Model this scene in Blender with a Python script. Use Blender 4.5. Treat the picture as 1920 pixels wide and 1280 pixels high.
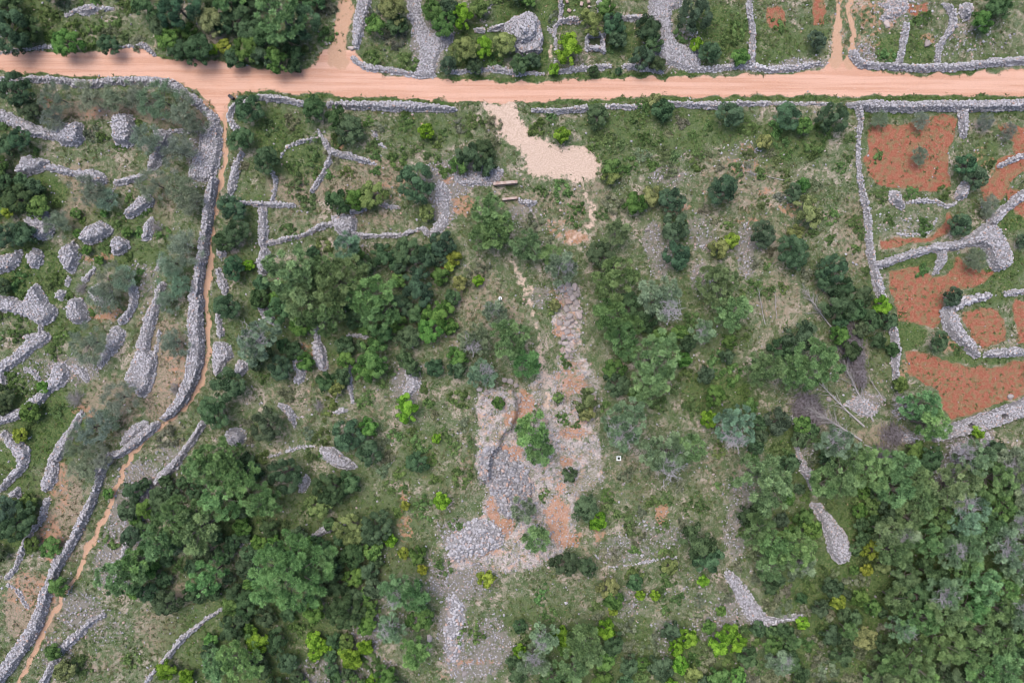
import bpy, math, random
import numpy as np
from mathutils import Vector

# ------------------------------------------------------------------ camera, sky, sun, exposure
sc = bpy.context.scene
for o in list(bpy.data.objects):
    bpy.data.objects.remove(o)
COL = sc.collection
HC = 102.4            # flight height of the camera above the ground, metres
MPP = 0.08            # metres of ground per photo pixel (1920 px wide)
cam_d = bpy.data.cameras.new('camera')
cam_d.lens = 24.0; cam_d.sensor_width = 36.0; cam_d.sensor_fit = 'HORIZONTAL'
cam_d.clip_start = 1.0; cam_d.clip_end = 6000.0
cam = bpy.data.objects.new('camera', cam_d); COL.objects.link(cam)
cam.location = (0, 0, HC); cam.rotation_euler = (0, 0, 0)
sc.camera = cam

SUN_EL, SUN_AZ = math.radians(70), math.radians(-40)      # azimuth clockwise from +Y (picture top)
world = bpy.data.worlds.new('World'); sc.world = world; world.use_nodes = True
wn = world.node_tree; wn.nodes.clear()
sky = wn.nodes.new('ShaderNodeTexSky'); sky.sky_type = 'NISHITA'; sky.sun_disc = False
sky.sun_elevation = SUN_EL; sky.sun_rotation = SUN_AZ
sky.air_density = 1.0; sky.dust_density = 3.0; sky.ozone_density = 1.0
bg = wn.nodes.new('ShaderNodeBackground'); bg.inputs['Strength'].default_value = 0.115
wo = wn.nodes.new('ShaderNodeOutputWorld')
wn.links.new(sky.outputs[0], bg.inputs['Color']); wn.links.new(bg.outputs[0], wo.inputs['Surface'])
sun_d = bpy.data.lights.new('sun', 'SUN'); sun_d.energy = 1.4; sun_d.angle = math.radians(42)
sun_d.color = (1.0, 0.95, 0.88)
sun = bpy.data.objects.new('sun', sun_d); COL.objects.link(sun)
sdir = Vector((math.sin(SUN_AZ)*math.cos(SUN_EL), math.cos(SUN_AZ)*math.cos(SUN_EL), math.sin(SUN_EL)))
sun.location = sdir*120; sun.rotation_euler = sdir.to_track_quat('Z', 'Y').to_euler()
sc.view_settings.view_transform = 'Standard'; sc.view_settings.look = 'None'
sc.view_settings.gamma = 1.0; sc.view_settings.use_curve_mapping = False
sc.view_settings.exposure = 1.25
sc.render.engine = 'CYCLES'
sc.cycles.filter_width = 1.0; sc.cycles.max_bounces = 4; sc.cycles.transparent_max_bounces = 4

rng = np.random.default_rng(7)
random.seed(7)

# ------------------------------------------------------------------ helpers
def px(u, v, z=0.0):
    """photo pixel -> ground metres; z is the height above ground of what was traced"""
    k = MPP*(1 - z/HC)
    return np.array([(u-960)*k, (640-v)*k])
def pxa(pts, z=0.0):
    a = np.array(pts, float); k = MPP*(1 - z/HC)
    return np.stack([(a[:, 0]-960)*k, (640-a[:, 1])*k], 1)

def lattice(seed, n=256):
    return np.random.default_rng(seed).random((n, n))
_lat = {}
def vnoise(x, y, seed=0):
    L = _lat.setdefault(seed, lattice(seed)); n = L.shape[0]
    xi = np.floor(x).astype(int); yi = np.floor(y).astype(int)
    fx = x-xi; fy = y-yi
    fx = fx*fx*(3-2*fx); fy = fy*fy*(3-2*fy)
    a = L[xi % n, yi % n]; b = L[(xi+1) % n, yi % n]; c = L[xi % n, (yi+1) % n]; d = L[(xi+1) % n, (yi+1) % n]
    return (a*(1-fx)+b*fx)*(1-fy)+(c*(1-fx)+d*fx)*fy
def fbm(x, y, wl, seed=0, oct=4, gain=.5):
    s = 0; a = 1; t = 0
    for i in range(oct):
        s = s+a*vnoise(x/wl*2**i+17.3*i, y/wl*2**i+5.1*i, seed+i); t += a; a *= gain
    return s/t
def sstep(a, b, x):
    t = np.clip((x-a)/(b-a), 0, 1); return t*t*(3-2*t)

def seg_dist(X, Y, P, closed=False):
    d = np.full(X.shape, 1e9)
    n = len(P)
    for i in range(n if closed else n-1):
        a = P[i]; b = P[(i+1) % n]; ab = b-a; l = ab@ab+1e-9
        t = np.clip(((X-a[0])*ab[0]+(Y-a[1])*ab[1])/l, 0, 1)
        d = np.minimum(d, np.hypot(X-a[0]-t*ab[0], Y-a[1]-t*ab[1]))
    return d
def poly_sd(X, Y, P):
    ins = np.zeros(X.shape, bool); n = len(P)
    for i in range(n):
        a = P[i]; b = P[(i+1) % n]
        if a[1] == b[1]: continue
        c = ((a[1] > Y) != (b[1] > Y)) & (X < (b[0]-a[0])*(Y-a[1])/(b[1]-a[1])+a[0])
        ins ^= c
    d = seg_dist(X, Y, P, True)
    return np.where(ins, d, -d)
def line_sd(X, Y, P, W):
    """P points, W half-widths per point (metres): >0 inside the band"""
    best = np.full(X.shape, -1e9)
    for i in range(len(P)-1):
        a = P[i]; b = P[i+1]; ab = b-a; l = ab@ab+1e-9
        t = np.clip(((X-a[0])*ab[0]+(Y-a[1])*ab[1])/l, 0, 1)
        best = np.maximum(best, W[i]+(W[i+1]-W[i])*t-np.hypot(X-a[0]-t*ab[0], Y-a[1]-t*ab[1]))
    return best
def smooth_path(P, W, step=0.6):
    """Catmull-Rom resample"""
    P = np.asarray(P, float); W = np.asarray(W, float)
    if len(P) < 3: return P, W
    Q = np.vstack([2*P[0]-P[1], P, 2*P[-1]-P[-2]]); out = []; ow = []
    for i in range(len(P)-1):
        p0, p1, p2, p3 = Q[i:i+4]
        n = max(2, int(np.hypot(*(p2-p1))/step/3)+1)
        for t in np.linspace(0, 1, n, endpoint=False):
            out.append(.5*((2*p1)+(-p0+p2)*t+(2*p0-5*p1+4*p2-p3)*t*t+(-p0+3*p1-3*p2+p3)*t**3))
            ow.append(W[i]*(1-t)+W[i+1]*t)
    out.append(P[-1]); ow.append(W[-1])
    return np.array(out), np.array(ow)

def mesh_np(name, V, F, attrs=None, mats=(), midx=None, smooth=False):
    """one mesh from numpy arrays; F is (n,k)"""
    V = np.ascontiguousarray(V, np.float32); F = np.ascontiguousarray(F, np.int32)
    m = bpy.data.meshes.new(name); n, k = F.shape
    m.vertices.add(len(V)); m.vertices.foreach_set('co', V.ravel())
    m.loops.add(n*k); m.loops.foreach_set('vertex_index', F.ravel())
    m.polygons.add(n); m.polygons.foreach_set('loop_start', np.arange(0, n*k, k, dtype=np.int32))
    for mt in mats: m.materials.append(mt)
    if midx is not None: m.polygons.foreach_set('material_index', np.ascontiguousarray(midx, np.int32))
    m.update(calc_edges=True)
    if smooth: m.polygons.foreach_set('use_smooth', np.ones(n, bool))
    for nm, (typ, dat) in (attrs or {}).items():
        a = m.attributes.new(nm, typ, 'POINT')
        a.data.foreach_set('value' if typ == 'FLOAT' else 'color', np.ascontiguousarray(dat, np.float32).ravel())
    return m
def link(name, data, parent=None, loc=None):
    o = bpy.data.objects.new(name, data); COL.objects.link(o)
    if parent is not None: o.parent = parent
    if loc is not None: o.location = loc
    return o
def tag(o, label=None, cat=None, group=None, kind=None):
    if label: o['label'] = label
    if cat: o['category'] = cat
    if group: o['group'] = group
    if kind: o['kind'] = kind
    return o

# ---- node helpers
class NT:
    def __init__(s, name):
        s.m = bpy.data.materials.new(name); s.m.use_nodes = True
        s.t = s.m.node_tree; s.t.nodes.clear()
        s.out = s.t.nodes.new('ShaderNodeOutputMaterial')
    def n(s, typ, **kw):
        nd = s.t.nodes.new(typ)
        for k, v in kw.items(): setattr(nd, k, v)
        return nd
    def l(s, a, b): s.t.links.new(a, b)
    def set(s, sock, v):
        if hasattr(v, 'is_output'): s.l(v, sock)
        else: sock.default_value = v
    def noise(s, vec, scale, detail=4, rough=.55):
        nd = s.n('ShaderNodeTexNoise'); nd.inputs['Scale'].default_value = scale
        nd.inputs['Detail'].default_value = detail; nd.inputs['Roughness'].default_value = rough
        s.l(vec, nd.inputs['Vector']); return nd.outputs['Fac']
    def math(s, op, a, b=0.0, clamp=False):
        nd = s.n('ShaderNodeMath', operation=op); nd.use_clamp = clamp
        s.set(nd.inputs[0], a); s.set(nd.inputs[1], b); return nd.outputs[0]
    def mapr(s, v, a, b, c=0.0, d=1.0):
        nd = s.n('ShaderNodeMapRange'); nd.interpolation_type = 'SMOOTHSTEP'
        s.set(nd.inputs[0], v)
        for i, q in enumerate((a, b, c, d)): s.set(nd.inputs[1+i], q)
        return nd.outputs[0]
    def mix(s, f, a, b, mode='MIX'):
        nd = s.n('ShaderNodeMix', data_type='RGBA', blend_type=mode)
        s.set(nd.inputs[0], f)
        for sk, v in ((nd.inputs[6], a), (nd.inputs[7], b)):
            if isinstance(v, tuple): v = (*v[:3], 1.0)
            s.set(sk, v)
        return nd.outputs[2]
    def gray(s, v):
        nd = s.n('ShaderNodeCombineColor'); [s.l(v, nd.inputs[i]) for i in range(3)]; return nd.outputs[0]
    def attr(s, name, typ='GEOMETRY'):
        return s.n('ShaderNodeAttribute', attribute_name=name, attribute_type=typ)
    def pos(s): return s.n('ShaderNodeNewGeometry').outputs['Position']
    def bsdf(s, col, rough=.9, bump=None, bstr=.4, bdist=.05, spec=.2):
        p = s.n('ShaderNodeBsdfPrincipled'); s.set(p.inputs['Base Color'], col if not isinstance(col, tuple) else (*col[:3], 1))
        p.inputs['Roughness'].default_value = rough; p.inputs['Specular IOR Level'].default_value = spec
        if bump is not None:
            b = s.n('ShaderNodeBump'); b.inputs['Strength'].default_value = bstr; b.inputs['Distance'].default_value = bdist
            s.l(bump, b.inputs['Height']); s.l(b.outputs[0], p.inputs['Normal'])
        s.l(p.outputs[0], s.out.inputs['Surface']); return s.m

# ------------------------------------------------------------------ ground data, traced in photo pixels
ROAD = [(-120,97),(0,98),(100,100),(200,98),(230,94),(250,90),(268,94),(292,108),(380,115),(450,122),(500,131),(555,137),(585,128),(600,112),(606,98),
        (668,98),(672,112),(686,130),(720,143),(780,145),(860,150),(940,153),(1000,155),(1100,150),(1200,147),(1350,143),(1440,142),(1540,134),(1553,118),
        (1612,118),(1625,134),(1660,140),(1720,141),(1800,138),(1920,132),(2040,130),(2040,178),(1920,178),(1700,179),(1500,179),(1350,180),(1200,181),(1100,186),
        (960,191),(880,190),(780,186),(650,180),(540,172),(455,171),(436,180),(428,205),(434,222),(412,222),(400,200),(372,172),(345,154),(270,146),(200,143),(100,140),(0,134),(-120,134)]
CLEAR = [(902,188),(918,213),(940,248),(968,278),(986,295),(988,318),(1005,330),(1040,330),(1075,338),(1112,336),(1120,312),(1112,287),(1085,277),(1045,275),(1012,262),(990,240),(972,212),(968,188)]
TRACK_A = ([(652,-60),(648,0),(643,40),(637,80),(636,112)], [15,15,15,16,20])
RUT1 = ([(1573,-60),(1572,0),(1571,60),(1568,118)], [6.5,6.5,6.5,11])
RUT2 = ([(1592,-60),(1592,0),(1596,50),(1600,85),(1590,118)], [4.5,4.5,5,7,10])
FOOT = ([(424,212),(422,240),(422,290),(415,340),(405,390),(395,440),(392,500),(388,560),(390,640),(385,690),(370,730),(345,765),(310,795),(270,825),(245,855),
         (230,890),(218,920),(205,950),(185,990),(160,1040),(135,1090),(110,1135),(90,1170),(65,1220),(35,1280),(5,1340)], [4.6]*26)
TRAIL = ([(958,490),(972,520),(990,545),(1000,590),(1010,640),(1018,690),(1026,732),(1024,770)], [5,8,7,3.5,6,10,9,4])
TRAIL2 = ([(1092,338),(1105,375),(1113,400),(1110,420),(1085,440),(1068,450)], [4,5,7,6,8,7])
TRAIL3 = ([(1032,60),(1030,100),(1027,150)], [3.5,3.5,3.5])
REDS = [[(1624,242),(1640,234),(1700,236),(1745,222),(1770,212),(1796,222),(1790,250),(1776,285),(1785,345),(1755,362),(1700,352),(1640,347),(1622,318)],
        [(1868,228),(1898,262),(1906,288),(1872,300),(1862,328),(1838,345),(1848,378),(1878,372),(1895,345),(1915,322),(1980,300),(1960,250),(1915,240)],
        [(1653,446),(1735,446),(1768,425),(1780,402),(1792,410),(1786,430),(1745,452),(1655,466)],
        [(1665,506),(1700,500),(1726,500),(1745,522),(1775,515),(1792,480),(1812,496),(1848,510),(1868,508),(1850,532),(1800,540),(1770,556),(1766,600),(1752,618),(1712,604),(1682,600),(1668,545)],
        [(1806,586),(1835,574),(1868,575),(1880,600),(1885,640),(1845,652),(1822,635)],
        [(1698,655),(1725,662),(1770,672),(1800,684),(1850,692),(1920,674),(1990,660),(1990,745),(1920,738),(1870,760),(1800,786),(1780,786),(1772,765),(1755,728),(1722,712),(1700,695)],
        [(1440,12),(1460,8),(1474,22),(1474,45),(1460,57),(1444,52),(1438,32)],
        [(1522,-40),(1544,-40),(1546,20),(1545,48),(1524,46)],
        [(1880,350),(1920,415),(1990,410),(1990,360)],[(1905,560),(1990,560),(1990,640),(1908,640),(1900,600)],
        [(1697,10),(1735,8),(1745,22),(1720,30),(1698,25)]]
QUARRY = [(895,735),(930,722),(968,728),(990,745),(1005,700),(1040,690),(1060,640),(1035,620),(1045,540),(1085,535),(1090,600),(1085,660),(1110,690),(1130,720),(1110,790),
          (1130,840),(1125,900),(1090,930),(1075,1010),(1050,1040),(1000,1065),(960,1075),(900,1080),(850,1060),(840,1020),(895,985),(915,930),(890,880),(895,820)]
# blobs: (u, v, ru, rv, strength)
GRAVEL = [(265,905,40,45,1),(235,985,36,55,1),(212,1062,36,50,1),(320,860,30,30,.6),(60,1200,20,20,.3),(800,90,34,60,1),(1265,90,55,45,.7),(380,290,30,60,.8),(400,310,30,60,.4),(255,930,50,60,.7),(225,1030,40,60,.8),(150,1150,45,45,.7),(190,1180,60,30,.4),(105,1230,30,40,.6),(760,720,32,40,.8),
          (850,330,60,40,.8),(830,370,30,60,.9),(900,330,50,16,.8),(1225,450,22,40,.8),(1240,490,26,30,.7),(1310,430,30,30,.5),(1330,455,30,16,.7),(1400,470,18,60,.8),(1315,520,22,35,.7),
          (1255,330,40,18,.6),(1400,290,40,30,.4),(1330,800,30,20,.3),(1390,930,30,40,.6),(1380,1000,26,60,.6),(1375,1150,40,40,.7),(1340,1180,50,40,.5),(1000,420,45,20,.4),(980,395,30,16,.7),
          (690,1190,30,50,.7),(690,1250,50,30,.5),(600,1260,55,25,.7),(860,1080,60,50,.9),(850,1180,30,70,.9),(920,1210,40,60,.8),(880,1250,50,30,.8),(1230,1000,60,35,.5),(1170,1030,60,30,.6),(1170,1130,40,30,.5),(1250,1190,30,40,.5),
          (1300,1100,60,40,.25),(340,130,30,20,.3),(1620,100,26,24,.8),(1700,20,60,30,.5),(1820,70,80,40,.35),(1500,120,60,12,.8),(130,695,60,30,.8),(60,700,70,40,.4),(150,500,30,20,.3),(270,530,30,40,.5),(1790,880,50,40,.8),(1795,830,26,20,.9),(1850,825,16,22,.9),
          (1630,750,35,18,.9),(1710,820,26,14,.9),(1690,760,20,26,.7),(1690,420,60,25,.35),(1515,830,16,60,.6),(1390,790,20,20,.3),(640,810,30,14,.3),(1010,560,26,24,.6),(860,1000,45,30,.8),(600,600,18,40,.3),(460,1050,40,20,.2)]
ORANGE = [(1050,560,22,20,.5),(1055,620,24,18,.6),(1062,700,30,22,.6),(1078,720,20,30,.7),(985,760,14,30,1),(965,785,20,14,.9),(955,850,22,18,1),(950,900,22,14,.5),(1075,810,26,14,.8),(1062,862,14,10,1),(1050,915,10,12,.8),(1045,970,22,45,1),(1065,1010,25,18,1),
          (925,965,12,30,1),(950,985,20,14,.9),(940,1005,20,10,.6),(900,1035,40,10,.4),(85,200,16,14,.7),(175,213,25,10,.5),(180,485,35,8,.6),(200,585,35,18,.7),(160,770,25,18,.5),(115,910,20,60,.5),(95,1010,22,50,.6),(60,1110,60,40,.45),
          (345,690,40,60,.35),(330,720,30,30,.3),(640,270,12,6,.6),(740,355,50,25,.35),(850,340,25,8,.7),(870,385,25,20,.7),(830,500,16,10,.9),(575,655,16,16,.5),(1090,310,30,14,.3),(1390,310,50,16,.35),(1350,365,40,14,.3),(1400,280,18,10,.5),(1270,390,30,14,.5),
          (1640,20,50,45,.45),(1625,75,30,30,.35),(1740,70,14,12,.5),(1240,960,18,22,.7),(1120,1000,16,18,.5),(760,990,14,30,.5),(755,930,8,30,.5),(920,770,14,14,.2),(1510,395,30,26,.25),(1480,390,22,10,.5),(1435,360,20,16,.4),(1700,690,20,16,.5),(1400,410,20,12,.4),(1580,60,30,80,.3),(1840,310,30,40,.35),(1780,640,40,20,.5),
          (420,170,45,22,.7),(400,195,20,25,.7),(630,118,40,20,.7),(205,475,20,8,.5),(1045,425,25,20,.4),(890,1240,40,8,.5),(835,1260,20,14,.3),(1080,445,24,14,.8),(1345,520,16,10,.3)]
TAN = [(170,205,110,22,.9),(330,220,80,25,.6),(220,340,90,60,.35),(300,380,40,60,.5),(150,350,40,60,.6),(150,400,40,40,.6),(310,700,50,110,.9),(270,680,20,60,.8),(210,760,60,60,.6),(110,960,60,110,.7),(60,1140,60,70,.8),(590,350,110,40,.6),(700,330,80,40,.6),(560,410,60,40,.4),
       (700,410,60,22,.5),(330,850,50,40,.4),(900,560,60,60,.5),(860,620,60,40,.4),(950,610,40,60,.5),(1100,380,60,60,.5),(1400,330,90,80,.5),(1440,450,60,80,.4),(1330,420,60,60,.3),(1000,380,60,30,.5),(840,880,60,60,.4),(1180,900,60,60,.4),(1290,720,60,60,.3),
       (1600,440,40,90,.5),(1460,560,50,60,.5),(1620,700,60,70,.4),(1660,820,60,30,.6),(560,720,70,90,.4),(700,760,60,40,.4),(1090,1060,60,40,.4),(300,1180,60,50,.5),(350,1110,30,30,.6),(200,1240,60,30,.4),(740,1020,40,40,.4),(700,1080,30,30,.4),(1340,880,60,60,.4),
       (1460,40,40,60,.2),(1560,60,60,60,.3),(700,100,60,30,.3),(1080,110,60,20,.3),(30,620,30,30,.1),(235,560,30,40,.4),(280,600,30,50,.5)]
GREEN = [(1640,210,60,14,.9),(1740,205,80,10,.9),(1870,205,60,12,.8),(1850,290,30,40,.6),(1900,400,40,40,.8),(1640,470,12,180,.5),(1730,490,90,16,.7),(1880,500,50,40,.7),(1870,540,60,40,.6),(1700,630,40,30,.8),(1840,670,80,14,.7),(1690,610,20,20,.6),(1440,80,90,50,.6),(1530,60,40,50,.5),
         (1700,90,70,40,.7),(1850,90,80,40,.4),(1000,100,30,60,.9),(1050,20,60,40,.7),(960,20,40,40,.8),(1180,80,60,50,.6),(1350,60,60,60,.7),(900,90,60,50,.8),(720,110,60,30,.6),(520,250,60,50,.7),(560,300,70,40,.6),(480,420,30,200,.5),(800,240,110,40,.5),(1250,240,200,50,.6),(1450,270,120,50,.6),
         (1150,290,60,40,.5),(60,360,80,40,.8),(60,520,90,80,.7),(220,430,120,60,.5),(260,480,60,40,.6),(110,610,60,40,.6),(50,720,60,50,.9),(90,800,80,80,.8),(30,870,40,60,.7),(30,980,50,60,.8),(60,930,50,50,.6),(330,830,60,60,.3),(150,60,140,30,.5),(60,40,80,50,.6),(560,600,200,120,.5),(640,1000,200,140,.5),
         (480,1200,200,120,.6),(1250,650,200,160,.35),(1350,740,90,50,.7),(1240,930,100,60,.4),(1750,1050,240,240,.8),(1550,1150,140,140,.7),(1200,1220,260,80,.6),(1000,1180,100,80,.5),(800,860,60,80,.5),(740,880,40,60,.4),(1470,830,60,60,.6),(1660,660,40,60,.5),(1300,600,120,80,.5),(1480,1000,80,80,.5),(450,980,60,40,.7),(290,840,40,40,.2),(350,1040,100,60,.4),
         (1590,330,60,120,.3),(1580,880,120,60,.6),(1850,760,60,8,.5),(1660,380,30,60,.4),(1130,470,60,40,.2)]

# ------------------------------------------------------------------ terrain grid
GS = 0.3
GX = np.arange(-88, 88+GS/2, GS); GY = np.arange(-61, 61+GS/2, GS)
X, Y = np.meshgrid(GX, GY, indexing='ij')
WX = X+(fbm(X, Y, 1.6, 11, 3)-.5)*1.3; WY = Y+(fbm(X, Y, 1.6, 31, 3)-.5)*1.3      # wobbly coordinates: uneven borders
def blobs(lst):
    m = np.zeros(X.shape)
    for u, v, ru, rv, s in lst:
        c = px(u, v); q = ((WX-c[0])/(ru*MPP))**2+((WY-c[1])/(rv*MPP))**2
        m = np.maximum(m, s*sstep(1.5, .35, q))
    return m
def band(pw, soft=.35):
    P, W = smooth_path(pxa(pw[0]), np.array(pw[1])*MPP); return sstep(-soft, soft, line_sd(WX, WY, P, W))
m_road = sstep(-.45, .35, poly_sd(WX, WY, pxa(ROAD)))
m_clear = sstep(-1.1, 1.0, poly_sd(WX, WY, pxa(CLEAR)))
m_trackA = band(TRACK_A, .5); m_rut = np.maximum(band(RUT1), band(RUT2))
m_foot = band(FOOT, .25)
m_trail = np.maximum.reduce([band(TRAIL), band(TRAIL2), band(TRAIL3, .3)])
m_red_list = [sstep(-.5, .5, poly_sd(WX, WY, pxa(r))) for r in REDS]
m_red = np.maximum.reduce(m_red_list)
m_quarry = sstep(-.9, .6, poly_sd(WX, WY, pxa(QUARRY)))
m_gravel = blobs(GRAVEL); m_orange = blobs(ORANGE); m_tan = blobs(TAN); m_green = blobs(GREEN)
VERGE = [([(440,175),(500,177),(560,181),(700,187),(850,194)], [4]*5), ([(1000,196),(1100,192),(1200,188),(1500,186),(1940,184)], [4.5]*5), ([(0,138),(60,142),(200,146)], [3]*3), ([(1655,140),(1720,140),(1800,134),(1860,128)], [3]*4), ([(850,146),(940,147),(1100,143),(1320,138)], [5]*4), ([(500,126),(300,104),(100,96),(0,96)], [3]*4)]
m_verge = np.maximum.reduce([band(v, .3) for v in VERGE])*(1-m_road); m_green = np.maximum(m_green, m_verge)
bare = np.clip(np.maximum.reduce([m_road, m_clear, m_trackA*.8, m_rut, m_foot, m_trail]), 0, 1)

edge = np.minimum.reduce([X+88, 88-X, Y+61, 61-Y]); fade = sstep(0, 6, edge)
HT = (fbm(X, Y, 15, 51, 3)-.5)*.7+(fbm(X, Y, 2.2, 61, 3)-.5)*.22*(1-bare*.85)*(1-m_red*.7)
# the old quarry: a limestone shelf that drops to the east along a broken edge
SHELF = pxa([(890,725),(925,718),(965,735),(972,755),(966,775),(955,800),(935,830),(925,850),(918,880),(912,905),(890,905)])
HT += 1.5*sstep(-.35, .25, poly_sd(X+(fbm(X, Y, 1.3, 71, 3)-.5)*1.6, Y+(fbm(X, Y, 1.3, 75, 3)-.5)*1.6, SHELF))*sstep(1.02, .8, np.hypot((X-px(925,800)[0])/5.5, (Y-px(925,800)[1])/9.5)**1)
rk = np.abs(fbm(X, Y, 2.4, 81, 4)-.5)*2
HT += m_quarry*(.5-rk)*.75
pit = px(985, 960); HT -= 1.0*np.exp(-(((X-pit[0])/6.5)**2+((Y-pit[1])/7)**2))
HT -= m_foot*.12; HT -= .05*m_rut
HT *= fade
def H(x, y):
    x = np.asarray(x, float); y = np.asarray(y, float)
    i = np.clip((x-GX[0])/GS, 0, len(GX)-1.001); j = np.clip((y-GY[0])/GS, 0, len(GY)-1.001)
    a = i.astype(int); b = j.astype(int); f = i-a; g = j-b
    return (HT[a, b]*(1-f)+HT[a+1, b]*f)*(1-g)+(HT[a, b+1]*(1-f)+HT[a+1, b+1]*f)*g
def sample(M, x, y):
    a = np.clip(((x-GX[0])/GS).round().astype(int), 0, len(GX)-1); b = np.clip(((y-GY[0])/GS).round().astype(int), 0, len(GY)-1)
    return M[a, b]

# ------------------------------------------------------------------ materials
def mat_ground():
    s = NT('ground_soil'); P = s.pos()
    a1 = s.attr('mask_a'); a2 = s.attr('mask_b'); clr = s.attr('mask_clear').outputs['Fac']
    s1 = s.n('ShaderNodeSeparateColor'); s.l(a1.outputs['Color'], s1.inputs[0])
    s2 = s.n('ShaderNodeSeparateColor'); s.l(a2.outputs['Color'], s2.inputs[0])
    road, red, grav, rut = s1.outputs[0], s1.outputs[1], s1.outputs[2], a1.outputs['Alpha']
    green, orange, rock, tan = s2.outputs[0], s2.outputs[1], s2.outputs[2], a2.outputs['Alpha']
    n1 = s.noise(P, .30, 6, .6); n2 = s.noise(P, 1.3, 5, .6); n3 = s.noise(P, 4.5, 4, .65); n4 = s.noise(P, 11., 3, .6)
    vor = s.n('ShaderNodeTexVoronoi'); vor.inputs['Scale'].default_value = 3.4; s.l(P, vor.inputs['Vector'])
    vr = s.n('ShaderNodeSeparateColor'); s.l(vor.outputs['Color'], vr.inputs[0])
    br = lambda m, w=.7: s.mapr(s.math('ADD', m, s.math('MULTIPLY', s.math('SUBTRACT', n2, .5), w*1.6)), .28, .72)
    n5 = s.noise(P, .9, 3, .5)
    c = s.mix(s.mapr(n2, .40, .60), (.066, .092, .040), (.150, .142, .095))
    c = s.mix(s.mapr(n3, .50, .60), c, (.048, .078, .030))
    c = s.mix(s.math('MULTIPLY', s.mapr(n1, .48, .64), s.mapr(n3, .42, .52)), c, (.30, .245, .205))
    c = s.mix(s.mapr(n5, .50, .57, 0, .75), c, s.mix(n3, (.034, .062, .020), (.075, .105, .040)))
    c = s.mix(s.mapr(n4, .60, .66, 0, .85), c, (.34, .31, .29))
    c = s.mix(br(tan), c, s.mix(s.mapr(n3, .4, .62), (.24, .18, .14), (.13, .125, .080)))
    c = s.mix(br(green), c, s.mix(s.mapr(n3, .4, .6), (.036, .068, .020), (.090, .112, .044)))
    st = s.mix(s.mapr(vr.outputs[0], .2, .8), (.25, .24, .245), (.42, .405, .41))
    st = s.mix(s.mapr(vor.outputs['Distance'], .12, .22), st, (.15, .135, .12))
    c = s.mix(s.math('MULTIPLY', br(grav, 1.1), .85), c, st)
    rkc = s.mix(s.mapr(n3, .40, .60), (.22, .19, .18), (.38, .335, .32))
    rkc = s.mix(s.math('MULTIPLY', s.mapr(n5, .50, .62), s.mapr(n3, .4, .6)), rkc, (.38, .235, .17))
    rkc = s.mix(s.math('MULTIPLY', s.mapr(n1, .50, .58), s.mapr(n4, .42, .55)), rkc, (.085, .095, .05))
    c = s.mix(br(rock, 1.0), c, rkc)
    c = s.mix(s.math('MULTIPLY', br(orange, 1.5), .78), c, s.mix(s.mapr(n3, .35, .65), (.29, .125, .068), (.31, .20, .145)))
    rc = s.mix(s.mapr(n3, .38, .62), (.175, .050, .029), (.245, .098, .064))
    rc = s.mix(s.math('MULTIPLY', s.mapr(n2, .44, .60), .72), rc, (.135, .112, .055))
    rc = s.mix(s.mapr(n4, .56, .66, 0, .7), rc, (.33, .20, .15))
    c = s.mix(br(red, .6), c, rc)
    mp = s.n('ShaderNodeMapping'); mp.inputs['Scale'].default_value = (.035, 1.25, 1); mp.inputs['Rotation'].default_value = (0, 0, .03)
    s.l(P, mp.inputs['Vector']); ns = s.noise(mp.outputs[0], 1.0, 4, .6)
    rd = s.mix(s.mapr(ns, .40, .60, 0, .8), (.385, .215, .150), (.475, .295, .225))
    rd = s.mix(s.mapr(n3, .55, .75), rd, (.46, .305, .245))
    rd = s.mix(s.mapr(n4, .60, .72, 0, .7), rd, (.37, .215, .15))
    rd = s.mix(s.mapr(n1, .48, .68, 0, .45), rd, (.43, .245, .172))
    c = s.mix(br(road, .5), c, rd)
    cl = s.mix(s.mapr(n3, .40, .62), (.44, .335, .275), (.33, .25, .195))
    c = s.mix(br(clr, 1.25), c, cl)
    c = s.mix(br(rut, .7), c, s.mix(n3, (.33, .19, .115), (.37, .25, .185)))
    val = s.math('ADD', .55, s.math('MULTIPLY', n4, .9))
    c = s.mix(1.0, c, s.gray(val), 'MULTIPLY')
    bump = s.math('ADD', s.math('MULTIPLY', n3, .7), s.math('MULTIPLY', n4, .4))
    return s.bsdf(c, .95, bump, .55, .12, .1)
def mat_stone(name, a=(.25, .240, .256), b=(.41, .395, .415)):
    s = NT(name); P = s.pos(); n = s.noise(P, 6, 4); n0 = s.noise(P, .5, 3)
    t = s.attr('tint'); c = s.mix(n, a, b)
    c = s.mix(s.mapr(n0, .5, .75, 0, .35), c, (.27, .235, .22))
    sp = s.n('ShaderNodeSeparateColor'); s.l(t.outputs['Color'], sp.inputs[0])
    c = s.mix(1.0, c, s.gray(sp.outputs[0]), 'MULTIPLY')
    c = s.mix(sp.outputs[1], c, s.mix(n, (.32, .17, .11), (.46, .32, .26)))
    return s.bsdf(c, .92, n, .3, .03, .15)
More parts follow.
